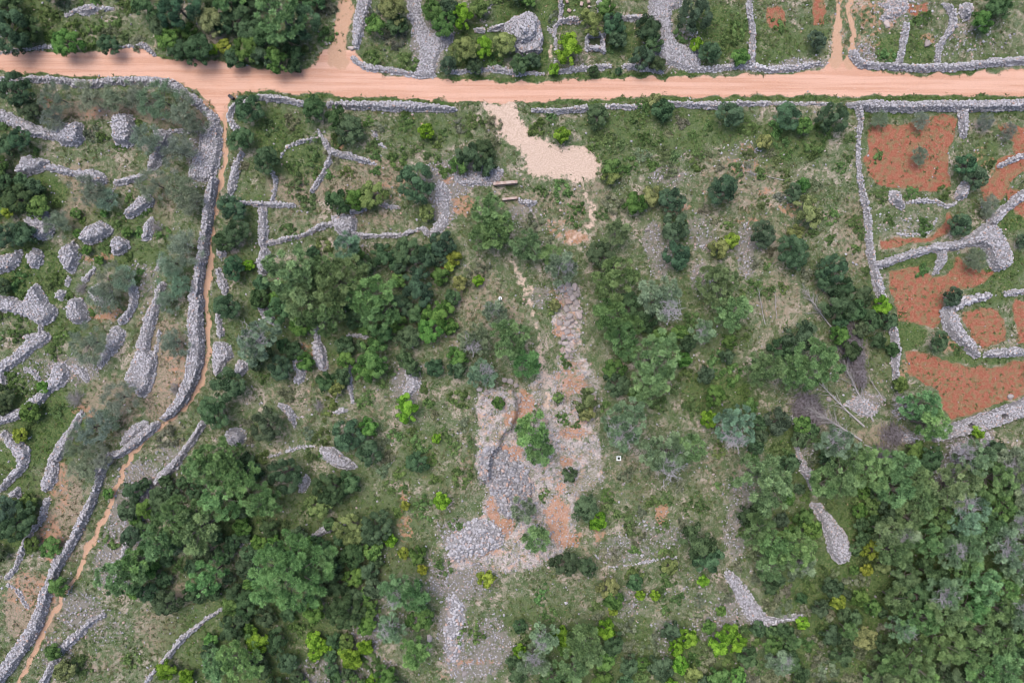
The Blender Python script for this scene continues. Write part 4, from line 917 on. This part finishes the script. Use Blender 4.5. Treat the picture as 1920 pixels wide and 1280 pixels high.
def plant(k, u, v, r):
    pr, colr, nm, ph, cat, grp = KIND[k]; R = r*MPP
    lst = PROTO[pr]; w = np.array([abs(math.log(p[0]/R)) for p in lst]); c = np.nonzero(w < w.min()+.2)[0]
    R0, crown, trunk, zc = lst[int(rng.choice(c))]
    s = R/R0; p = px(u, v, zc*s); z = float(H(*p))
    j = rng.uniform(.82, 1.2); hue = rng.normal(0, .06, 3)
    colr = tuple(np.clip(np.array(colr)*j*(1+hue), .005, 1))+(1.0,)
    sc_ = (s*rng.uniform(.93, 1.07), s*rng.uniform(.93, 1.07), s*rng.uniform(.9, 1.12)); rz = rng.uniform(0, 6.283)
    if pr in ('shrub', 'twig') :
        o = link(nm, crown, None, (*p, z-.03)); o.color = colr
    else:
        o = link(nm, None, None, (*p, z)); a = link('crown', crown, o); a.color = colr; link('trunk', trunk, o)
        if k == 'G':
            dd = link('dead_branches', DEADTOP, o, (rng.normal(0, .25)*R0, rng.normal(0, .25)*R0, zc*1.02)); dd.scale = (R0*.62, R0*.62, R0*.30)
    o.rotation_euler.z = rz; o.scale = sc_
    pend(o, ph, u, v, cat, grp); PLANTED.append((u, v, r))
    return o
PL = """
J 8 62 42;O 52 50 25;O 40 78 20;M 125 82 27;S 168 86 17;J 205 88 22;J 330 12 42;O 275 12 30;O 300 50 26;M 315 72 26;O 335 92 24;O 372 92 30;T 392 38 30;Y 420 86 13;B 400 92 9;O 450 25 32;O 472 60 28;M 466 92 28;O 440 108 20;O 420 45 20;S 215 45 18;S 140 50 20;S 180 55 18;K 205 62 16;S 100 30 16;S 230 70 14;K 258 80 14
J 30 172 34;O 52 205 22;L 105 182 34;L 160 182 30;L 215 178 32;L 262 180 30;L 300 185 38;L 335 205 34;L 365 232 26;L 100 222 20;J 38 258 24;S 66 286 15;S 10 236 13;O 8 275 20;K 165 250 17;S 190 257 11;L 272 262 26;L 338 285 34;S 225 276 11;J 465 205 28;J 452 262 26;K 452 312 15;S 255 228 9
P 522 22 46;J 562 42 34;O 500 68 30;M 520 112 28;O 552 126 14;O 488 102 28;S 576 95 13;K 606 14 17;S 612 62 18;K 700 24 24;T 735 15 30;M 702 48 20;O 742 44 20;M 812 22 22;M 832 46 24;B 868 28 26;M 898 14 16;O 840 10 18;S 700 104 18;S 760 112 17;S 778 128 12;K 740 80 22;T 872 90 28;J 842 122 18;O 890 122 14;B 906 88 22;T 945 82 26;S 930 112 16
O 588 203 27;O 628 222 26;O 657 242 28;S 630 262 15;J 502 300 27;S 590 296 19;B 800 247 14;S 830 250 10;O 882 292 30;O 906 284 25;M 864 308 20;O 912 312 20;S 740 296 21;S 546 312 15;S 505 235 15;K 545 225 14;S 690 230 12;S 760 232 14;K 860 240 16;S 890 225 16;K 920 265 14
T 1110 40 28;K 1042 28 15;O 975 120 21;O 1000 112 14;B 1068 88 31;B 1038 130 10;J 1150 45 22;O 1158 70 17;O 1214 54 24;O 1226 78 18;J 1205 108 22;O 1233 118 14;S 1143 92 9;J 1300 22 36;S 1276 72 18;B 1305 85 13;J 1332 100 23;S 1382 48 19;S 1372 78 18;M 1388 106 16;O 1113 133 10;O 1160 133 6;O 1120 215 24;T 1228 188 12;O 1242 206 18;S 1206 205 14;S 1190 226 14;B 1053 253 14;S 1010 235 17;S 1036 216 9;J 1370 216 28;S 1395 240 19;T 1432 266 14;S 1212 260 20;S 1160 270 17;S 1130 256 15;S 1110 276 12;M 1148 314 19
J 1532 76 19;M 1843 38 20;O 1872 10 26;S 1738 30 14;S 1722 40 9;J 1480 216 28;J 1562 215 32;M 1507 236 16;S 1545 246 17;S 1530 280 20;L 1650 226 15;L 1728 227 15;L 1850 228 15;L 1896 245 14;S 1646 291 10;L 1725 293 15;J 1812 310 21;S 1860 306 9;S 1590 296 8;S 1465 50 12;S 1660 105 14
O 6 340 14;O 35 374 30;Y 16 396 12;J 8 440 26;L 165 358 30;L 196 374 20;L 108 420 26;L 290 345 32;L 346 355 27;L 358 378 25;L 348 460 34;L 318 492 28;L 330 535 27;J 435 392 28;J 440 432 28;O 422 452 18;J 440 502 24;B 466 497 10;J 425 572 26;L 205 528 32;L 192 556 26;L 228 522 22;L 160 642 38;L 326 640 27;L 314 562 24;D 152 540 14;S 170 586 9;S 222 418 13;S 198 462 13;D 292 425 15;S 240 370 10;S 272 396 11;S 300 440 14;S 30 530 22;S 105 520 12;S 145 475 12;S 95 535 14;S 30 620 26;S 110 630 18
S 562 345 25;S 572 374 18;O 634 376 27;T 695 365 28;M 668 372 20;J 775 346 38;T 800 398 15;S 545 430 19;G 650 456 24;S 612 466 18;J 828 458 26;Y 850 482 16;Y 842 495 12;P 548 510 44;P 592 512 38;P 565 560 40;P 630 528 48;P 612 588 38;P 690 552 44;P 705 588 34;O 720 482 28;O 762 470 28;J 792 486 24;O 782 540 38;O 752 572 24;J 524 582 25;M 565 608 25;M 822 588 30;M 806 618 26;O 765 632 25;O 718 628 20;P 918 402 36;P 932 428 32;K 902 508 24;T 862 531 13;B 896 526 10;G 926 582 22;G 892 640 28;P 960 632 34;P 900 440 20
T 1146 330 18;M 1190 380 22;T 1222 366 20;J 1260 372 28;J 1266 425 28;K 1158 382 20;J 1270 480 26;J 1358 356 31;K 1002 424 28;P 990 462 28;P 1030 478 19;G 1052 497 28;O 1126 476 28;P 1160 430 22;P 1150 522 40;G 1240 562 38;P 1352 530 40;P 1372 582 32;G 1325 618 20;P 1140 592 28;P 1166 630 34;P 1186 612 20;O 1180 570 26;T 1350 466 20;Y 1372 450 13;J 1430 440 27;O 1210 598 24;S 1300 602 26;S 1035 575 15;T 1040 572 11;S 1390 560 16;T 1280 420 10;S 1060 360 20;S 1085 395 20;S 1015 355 15;S 1130 400 14
J 1485 362 18;M 1506 346 13;K 1530 345 12;T 1516 398 31;T 1490 438 18;O 1493 474 34;J 1562 498 30;J 1546 522 20;O 1572 570 34;O 1602 582 24;O 1620 552 20;B 1656 574 18;O 1500 632 34;S 1626 506 10;J 1832 332 22;J 1802 420 21;L 1856 380 16;S 1670 415 11;S 1735 420 16;S 1710 362 13;S 1772 366 13;L 1830 486 20;S 1732 508 12;J 1784 556 20;J 1916 452 13;S 1655 365 14;L 1852 400 10;J 1760 640 20;S 1795 655 12;S 1525 290 14;S 1612 640 14;S 1845 570 5
L 228 745 34;L 172 802 34;L 150 842 34;L 186 858 25;L 155 885 27;L 205 785 22;D 142 748 20;O 8 742 22;S 100 655 16;S 42 728 20;Y 38 815 13;J 430 722 30;J 404 770 32;K 320 812 22;P 372 876 38;P 412 862 38;P 442 902 34;P 402 942 38;O 302 932 26;O 320 925 18;M 203 925 10;O 22 985 40;J 10 960 30;S 60 795 14;S 105 770 14;D 330 730 14
G 475 640 42;J 524 690 26;M 700 672 36;M 690 695 28;O 610 716 19;T 628 726 15;S 622 762 18;D 597 760 12;S 606 826 18;J 505 795 33;M 690 802 20;J 650 818 30;J 692 848 26;B 763 765 28;S 785 838 22;O 780 866 23;S 836 814 15;S 862 888 21;S 866 744 20;G 904 698 26;J 535 886 38;O 622 916 34;T 600 946 26;O 652 908 24;P 494 944 30;S 735 916 12;B 828 940 16;S 795 946 24;Y 760 948 9;B 818 822 9;S 530 990 22;S 580 960 16;M 935 753 11
P 985 676 26;P 1232 676 46;P 1215 722 32;M 1150 692 22;O 1158 722 25;T 1100 750 26;T 1098 772 16;T 1046 745 10;S 1056 786 13;S 1080 797 8;P 998 812 30;P 1016 848 24;G 1170 798 42;G 1256 852 44;P 1292 842 26;G 1384 796 38;B 1330 786 16;S 1300 762 25;M 1342 740 22;S 1370 712 22;P 1436 688 33;P 1440 900 50;S 1008 775 10;O 1067 890 16;O 1098 952 28;B 1120 976 17;S 1140 930 14;S 1312 950 22;S 1018 930 15;G 985 962 22;S 1060 682 10;S 1055 670 7;S 1290 700 20;S 1350 845 14
P 1536 682 44;P 1490 692 30;O 1468 652 24;P 1735 762 34;P 1752 798 28;J 1460 792 25;G 1578 832 34;P 1642 876 42;P 1690 872 30;P 1592 898 38;P 1552 912 26;K 1522 860 20;M 1720 842 20;O 1745 862 26;G 1832 862 34;P 1792 916 42;P 1872 902 38;G 1905 872 30;O 1870 845 20;B 1835 809 12;S 1460 840 20;O 1480 870 20;M 1690 720 14
P 330 978 44;P 372 992 38;P 300 1018 30;P 222 1088 44;P 245 1060 28;O 310 1130 27;P 388 1082 34;M 95 1026 22;M 108 1098 19;M 100 1222 15;T 122 1256 18;S 152 1242 22;P 535 1092 72;P 590 1058 30;T 662 990 34;O 706 996 34;O 660 1040 28;O 632 1100 28;O 642 1150 38;B 731 1012 13;Y 757 1036 11;M 782 1040 18;S 826 1062 17;Y 792 1068 10;G 742 1108 28;P 778 1118 26;M 790 1158 27;G 728 1184 26;P 780 1226 27;Y 912 1086 18;S 890 1190 24;P 1002 1014 24;O 432 1182 28;B 312 1256 20;B 350 1268 14;O 462 1132 26;P 442 1240 38;P 402 1258 24;O 520 1200 26;S 560 1172 24;B 612 1212 12;B 590 1226 12;O 540 1240 22;B 660 1236 18;M 650 1200 14;S 700 1238 20;S 240 1240 16;M 395 1200 12;S 210 1020 18;S 330 1060 20
O 1062 1056 26;O 1100 1062 22;O 1310 1020 38;O 1330 1050 32;S 1180 990 22;K 1200 1005 18;S 1250 1090 18;T 1255 1062 15;T 1142 1102 22;M 1150 1122 18;Y 1150 1145 9;S 1190 1072 20;S 1240 1112 14;B 1200 1115 10;O 1190 1090 14;K 1175 1180 26;S 1010 1120 18;S 1025 1155 14;G 1020 1200 26;G 1000 1240 28;P 1090 1200 28;P 1100 1235 30;P 1080 1262 26;O 1150 1210 24;M 1135 1240 22;O 1180 1250 22;K 1225 1215 20;B 1268 1215 16;O 1240 1250 24;B 1275 1245 16;T 1300 1262 18;K 1330 1240 22;S 1370 1240 18;M 1352 1145 10;S 1420 1200 16;O 1400 1232 20;B 1228 1116 9;B 1320 1090 11;M 1330 1175 12
P 1430 990 34;P 1460 1030 32;P 1500 1030 36;G 1512 1060 24;P 1445 1070 24;K 1590 1090 18;S 1545 1075 18;Y 1570 1125 15;O 1480 1240 24;G 1465 1245 22;B 1490 1250 12;K 1530 1230 26;S 1540 1180 18;B 1505 1168 12;O 1560 1190 22;T 1620 1195 24;O 1600 1160 18;Y 1640 1030 22;T 1655 1060 18;Y 1625 1068 11;O 1580 1230 26;K 1560 1260 22;M 1615 1120 18
"""
for ent in PL.replace('\n', ';').split(';'):
    ent = ent.split()
    if len(ent) == 4: plant(ent[0], *map(float, ent[1:]))
KEEP = np.ones(X.shape)
for sd, lo, hi in RUB:
    i0, i1 = np.searchsorted(GX, (lo[0]-.5, hi[0]+.5)); j0, j1 = np.searchsorted(GY, (lo[1]-.5, hi[1]+.5))
    if i1 > i0 and j1 > j0:
        KEEP[i0:i1, j0:j1] = np.where(sd(X[i0:i1, j0:j1], Y[i0:i1, j0:j1]) > -.1, 0, KEEP[i0:i1, j0:j1])
PLANTED += [(1572,1012,34),(1540,960,18),(1512,890,14),(850,1180,24),(1410,1140,22)]      # bare stone banks stay clear of trees
# the dense wood at the lower right and other thick stands: single trees wherever there is room
def infill(poly, mixk, n, rmin, rmax, gap=.72):
    P = np.array(poly, float); lo, hi = P.min(0), P.max(0); t = 0; c = 0
    while c < n and t < n*60:
        t += 1; u, v = rng.uniform(lo[0], hi[0]), rng.uniform(lo[1], hi[1])
        if poly_sd(np.array([u]), np.array([v]), P)[0] < 0: continue
        r = rng.uniform(rmin, rmax); g = px(u, v, 1.0)
        if sample(KEEP, np.array([g[0]]), np.array([g[1]]))[0] < .5 and rng.random() < .85: continue
        if any((u-a)**2+(v-b)**2 < (gap*(r+q))**2 for a, b, q in PLANTED): continue
        plant(mixk[rng.integers(len(mixk))], u, v, r); c += 1
infill([(1650,930),(1700,900),(1760,880),(1830,900),(1960,860),(1990,1320),(1660,1320),(1640,1200),(1690,1150),(1660,1000)], 'PPPPGPO', 60, 24, 40, .66)
infill([(1600,900),(1990,840),(1990,1320),(1380,1320),(1520,1200),(1620,1100)], 'OOMOKS', 30, 12, 20, .7)
infill([(1440,1060),(1530,1075),(1640,1080),(1665,1190),(1420,1190)], 'OKSSOK', 26, 9, 18, .7); infill([(1590,900),(1660,930),(1650,1080),(1600,1080),(1605,1000)], 'OSM', 12, 9, 16, .75)
infill([(1400,1180),(1660,1180),(1680,1320),(1380,1320)], 'OKSPMK', 30, 14, 26)
infill([(960,1170),(1400,1180),(1400,1320),(940,1320)], 'OMSBKPO', 40, 12, 24)
infill([(380,1170),(700,1170),(760,1320),(360,1320)], 'OMSOB', 36, 12, 24)
infill([(420,1000),(700,960),(720,1180),(420,1160)], 'OOMO', 34, 11, 22, .6)
infill([(240,-60),(600,-60),(590,40),(560,110),(480,110),(300,80)], 'OOJMOP', 22, 16, 28, .72)
infill([(-60,-60),(100,-60),(90,40),(60,84),(-60,84)], 'OJMO', 9, 16, 28, .72); infill([(90,-40),(250,-40),(240,84),(90,84)], 'SKS', 14, 9, 16, .85)
infill([(680,-60),(1240,-60),(1230,20),(690,20)], 'OMMSO', 18, 12, 24)
infill([(-60,290),(20,310),(90,380),(60,460),(-60,470)], 'OOMS', 16, 12, 24)
infill([(-60,520),(60,520),(100,640),(-60,660)], 'SSMO', 12, 10, 18); infill([(-60,700),(90,700),(80,780),(-60,780)], 'SMO', 10, 10, 18); infill([(-60,930),(60,940),(60,1030),(-60,1060)], 'OMS', 8, 12, 22)
infill([(1130,560),(1420,600),(1420,760),(1130,760)], 'OMSSO', 18, 10, 20, .74); infill([(1400,780),(1560,800),(1560,1020),(1400,1020)], 'OMSO', 22, 10, 20, .68)
infill([(480,480),(850,430),(860,700),(460,720)], 'OMOO', 34, 10, 20, .62); infill([(240,900),(480,850),(480,1120),(240,1120)], 'OOMO', 34, 11, 22, .6)
infill([(1560,520),(1680,560),(1680,660),(1540,660)], 'OMO', 10, 12, 20, .66); infill([(700,820),(900,780),(880,1000),(720,960)], 'SSK', 14, 8, 15, .8)
infill([(1100,230),(1600,220),(1600,330),(1130,330)], 'SSSK', 26, 8, 17, .8); infill([(1280,330),(1640,330),(1640,560),(1400,560)], 'SKK', 18, 8, 15, .9)
infill([(450,200),(930,210),(930,330),(460,330)], 'SSK', 18, 8, 15, .85); infill([(1040,880),(1420,880),(1420,1180),(1100,1180)], 'SSKK', 28, 8, 16, .85); infill([(80,380),(330,400),(330,540),(100,560)], 'SSM', 14, 6, 11, .95); infill([(450,650),(880,650),(880,880),(450,880)], 'SKSK', 16, 8, 14, .9)

# ------------------------------------------------------------------ felled trees and brushwood
def fallen(name, u0, v0, u1, v1, rad, label, brush=True, seed=1, z1=.7, spread=.5, nb=26):
    r = np.random.default_rng(seed); a = px(u0, v0); b = px(u1, v1); L = np.hypot(*(b-a)); g = float(H(*a))
    pts = []
    for t in np.linspace(0, 1, 7):
        q = a+(b-a)*t; pts.append((q[0]-a[0]+r.normal(0, .04), q[1]-a[1]+r.normal(0, .04), float(H(*q))-g+rad*.9+z1*t**2))
    root = link(name, None, None, (a[0], a[1], g)); tag(root, label, 'fallen tree', 'felled dead trees')
    V, F = tube(pts, [rad*(1-.75*t) for t in np.linspace(0, 1, 7)], 8); link('log', mesh_np('log', V, F, None, [M_DEAD], smooth=True), root)
    lst = []; P = np.array(pts); d0 = (b-a)/L; side = np.array([-d0[1], d0[0]])
    for k in range(nb):
        t = r.uniform(.4 if brush else .2, 1.0); i = int(t*6*.999); s0 = P[i]+(P[i+1]-P[i])*(t*6-i)
        e = np.r_[d0+side*r.normal(0, spread), r.uniform(-.1, .45)]; e /= np.linalg.norm(e); l = L*r.uniform(.12, .34)*(1.1-.4*t)
        m = s0+e*l*.5+r.normal(0, .08, 3); tip = s0+e*l+r.normal(0, .12, 3); tip[2] = max(tip[2], .05); m[2] = max(m[2], .05)
        lst.append(([s0, m, tip], [rad*.3, rad*.2, rad*.06]))
        if brush:
            for q in range(5):
                ee = e+np.r_[r.normal(0, .5, 2), r.normal(0, .25)]; p0 = s0+e*l*r.uniform(.3, 1); p1 = p0+ee*l*r.uniform(.25, .5); p1[2] = max(p1[2], .03)
                lst.append(([p0, p1], [rad*.11, rad*.04]))
    V, F = tubes(lst, 4); link('branches', mesh_np('branches', V, F, None, [M_DEAD]), root)
fallen('fallen_tree', 1620,800,1533,718, .17, 'long bare grey log below the bright pine, tip under its crown', False, 11, .5, nb=14)
fallen('fallen_tree', 1637,790,1583,690, .15, 'bare grey trunk crossing the patch of white rubble', True, 12, .5, .35, 22)
fallen('fallen_tree', 1614,824,1520,768, .18, 'felled trunk ending in a wide brown fan of branches', True, 13, .9, .6, 46)
fallen('fallen_tree', 1660,752,1627,708, .09, 'thin pale stem lying near the boundary wall', False, 14, .3, nb=7)
fallen('fallen_tree', 1622,833,1678,858, .10, 'forked limb lying towards the yellowish treetop', False, 15, .3, nb=12); fallen('fallen_tree', 1618,840,1648,862, .10, 'short limb lying under the edge of the pines', False, 16, .3, nb=10)
fallen('fallen_tree', 1562,618,1508,548, .12, 'leafless fallen tree with feathery twigs beside the dark oaks', True, 17, .8, .45, 30)
fallen('fallen_tree', 1612,640,1590,580, .08, 'pale forked dead branch between the oaks and the boundary wall', False, 18, .6, nb=12); fallen('fallen_tree', 1434,608,1420,548, .07, 'slender dead stem standing out of the scrub', True, 19, .8, .5, 10)
fallen('fallen_tree', 1456,598,1451,552, .06, 'thin twiggy dead stem left of the fallen tree', True, 20, .6, .4, 8); fallen('fallen_tree', 1830,830,1812,808, .07, 'bare stick leaning on the wall with holes', False, 21, .9, nb=3)
fallen('fallen_tree', 1472,338,1396,322, .06, 'fan of grey cut branches lying in the open scrub', True, 22, .3, .6, 18)
def brushwood(u, v, ru, rv, ang, n, label, seed):
    r = np.random.default_rng(seed); c = px(u, v); g = float(H(*c)); lst = []; ca, sa = math.cos(ang), math.sin(ang)
    for k in range(n):
        q = r.normal(0, .42, 2); q = np.array([q[0]*ru, q[1]*rv])*MPP; x, y = q[0]*ca-q[1]*sa, q[0]*sa+q[1]*ca
        th = ang+1.571+r.normal(0, .45); L = r.uniform(.8, 2.2); top = max(.1, 1.1*math.exp(-((q[0]/(ru*MPP))**2+(q[1]/(rv*MPP))**2)*1.2)); z = r.uniform(.04, top)
        d = np.array([math.cos(th), math.sin(th), r.normal(0, .18)])*L*.5; p = np.array([x, y, z]); e0 = p-d; e1 = p+d; e0[2] = max(e0[2], .02); e1[2] = max(e1[2], .02)
        lst.append(([e0, p+r.normal(0, .07, 3), e1], [.036, .028, .012]))
    V, F = tubes(lst, 3); o = link('brushwood_pile', mesh_np('brushwood_pile', V, F, None, [M_TWIG]), None, (c[0], c[1], g)); tag(o, label, 'brushwood', 'brushwood piles')
brushwood(1596,650,22,46,math.radians(12),1700,'tall violet-grey thicket of cut twigs right of the bright pine',31)
brushwood(1608,695,12,30,math.radians(15),700,'narrow strip of cut twigs trailing towards the logs',32)
brushwood(1515,770,36,26,math.radians(-60),1700,'brown heap of dry branches below the bright pine',33); brushwood(1672,815,26,22,.5,300,'scattered brown twigs beside the boundary wall foot',34); brushwood(1650,850,26,14,-.3,250,'grey twigs littering the ground above the pine wood',35)
resolve_labels()

# ------------------------------------------------------------------ what nobody could count: grass, scrub, loose stones
def scatter(n, dens):
    xs = rng.uniform(-84, 84, n); ys = rng.uniform(-57, 57, n); k = rng.random(n) < np.clip(sample(dens, xs, ys), 0, 1); return xs[k], ys[k]
softbare = np.clip(1-bare*1.05, 0, 1)*KEEP
patch = sstep(.42, .62, fbm(X, Y, 3.2, 151, 4))
gd = np.maximum(m_verge*KEEP, 0)+softbare*(1-m_quarry*.93)*(1-m_gravel*.75)*(1-m_orange*.6)*(1-m_red*.72)*(.35+.65*patch)
def grass(name, n, dens, blades, L, cols, label, cat, lift=.5):
    xs, ys = scatter(n, np.clip(dens, 0, 1)); n = len(xs); B = blades
    g = np.clip(sample(m_green, xs, ys)*1.0+rng.normal(0, .25, n), 0, 1); t = np.clip(sample(m_tan, xs, ys)+rng.normal(0, .25, n), 0, 1)
    c = cols[0][None]*(1-g[:, None])+cols[1][None]*g[:, None]; c = c*(1-.75*t[:, None])+cols[2][None]*.75*t[:, None]
    c = c*rng.uniform(.65, 1.35, (n, 1))*(1+rng.normal(0, .08, (n, 3)))
    sz = rng.uniform(.6, 1.4, n)
    az = rng.uniform(0, 6.283, (n, B)); ln = rng.uniform(L*.5, L, (n, B))*sz[:, None]; el = rng.uniform(.15, lift+.5, (n, B))
    base = np.stack([xs, ys, H(xs, ys)], -1)[:, None, :]+np.concatenate([rng.normal(0, .06, (n, B, 2)), np.full((n, B, 1), -.01)], -1)
    d = np.stack([np.cos(az)*np.cos(el), np.sin(az)*np.cos(el), np.sin(el)], -1)*ln[..., None]
    sd_ = np.stack([-np.sin(az), np.cos(az), az*0], -1)*(ln*rng.uniform(.12, .26, (n, B)))[..., None]
    V = np.stack([base+sd_+d*.15, base-sd_+d*.15, base+d], 2).reshape(-1, 3)
    cc = np.concatenate([np.clip(c, .005, 1), np.ones((n, 1))], 1)
    cc = np.repeat(cc, B*3, 0)
    o = link(name, mesh_np(name, V, np.arange(len(V)).reshape(-1, 3), {'tint': ('FLOAT_COLOR', cc)}, [M_COVER]))
    tag(o, label, cat, None, 'stuff'); return o
grass('grass', 120000, gd, 6, .34, np.array([[.100, .122, .056], [.066, .118, .032], [.175, .150, .102]]), 'short mixed green and dry grass covering the open ground', 'grass')
def scrub(name, n, dens, nl, R0, cols, label, leaf=.12):
    xs, ys = scatter(n, dens); n = len(xs)
    R = R0*rng.uniform(.5, 1.3, n); d = rng.normal(size=(n, nl, 3)); d /= np.linalg.norm(d, axis=2, keepdims=True); d[..., 2] = np.abs(d[..., 2])
    pos = np.stack([xs, ys, H(xs, ys)], -1)[:, None, :]+d*R[:, None, None]*(1-.4*rng.random((n, nl, 1)))*np.array([1, 1, .6])
    nn = d+.8*rng.normal(size=(n, nl, 3)); D = np.cross(nn.reshape(-1, 3), rng.normal(size=(n*nl, 3)))
    Q = cards(pos.reshape(-1, 3), D, nn.reshape(-1, 3), rng.uniform(.8, 1.7, n*nl)*leaf, rng.uniform(.5, 1., n*nl)*leaf)
    k = rng.integers(0, len(cols), n); c = np.array(cols)[k]*rng.uniform(.7, 1.35, (n, 1)); c = np.repeat(c, nl, 0)*rng.uniform(.75, 1.25, (n*nl, 1))
    cc = np.repeat(np.concatenate([np.clip(c, .005, 1), np.ones((n*nl, 1))], 1), 4, 0)
    o = link(name, mesh_np(name, Q.reshape(-1, 3), np.arange(len(Q)*4).reshape(-1, 4), {'tint': ('FLOAT_COLOR', cc)}, [M_COVER])); tag(o, label, 'scrub', None, 'stuff')
scr = .55*m_verge*KEEP+softbare*(1-m_quarry*.9)*(1-m_gravel*.8)*(1-m_red*.93)*(1-m_orange*.7)*(.12+.88*sstep(.46, .60, fbm(X, Y, 4.0, 171, 5, .6)+.15*m_green-.08*m_tan))
scrub('scrub', 26000, scr, 20, .34, [(.070, .118, .040), (.085, .125, .050), (.135, .145, .088), (.055, .092, .035), (.11, .17, .045)], 'knee-high mixed scrub tufts spread over the slopes')
ls = KEEP*np.clip(m_quarry*.4+m_orange*.2+.11*(1-bare)*(1-.6*m_green)*(1-m_red*.85), 0, 1)*(1-m_road)*(1-m_clear*.9)
xs, ys = scatter(80000, ls); x2, y2 = scatter(230000, KEEP*np.clip(m_gravel+.35*m_quarry, 0, 1)*(1-bare)); xs = np.r_[xs, x2]; ys = np.r_[ys, y2]; sz = .05*(4.0)**(rng.random(len(xs))**1.7)
o = link('loose_stones', stones_mesh('loose_stones', np.stack([xs, ys, H(xs, ys)+sz*.2], -1), sz, orange=.16, flat=.8, bright=(.6, 1.1))); tag(o, 'loose pale stones strewn over gravelly patches and the quarry', 'stones', None, 'stuff')
# print('tris', sum(len(m.polygons) for m in bpy.data.meshes), 'objects', len(bpy.data.objects), 'plants', len(PLANTED))
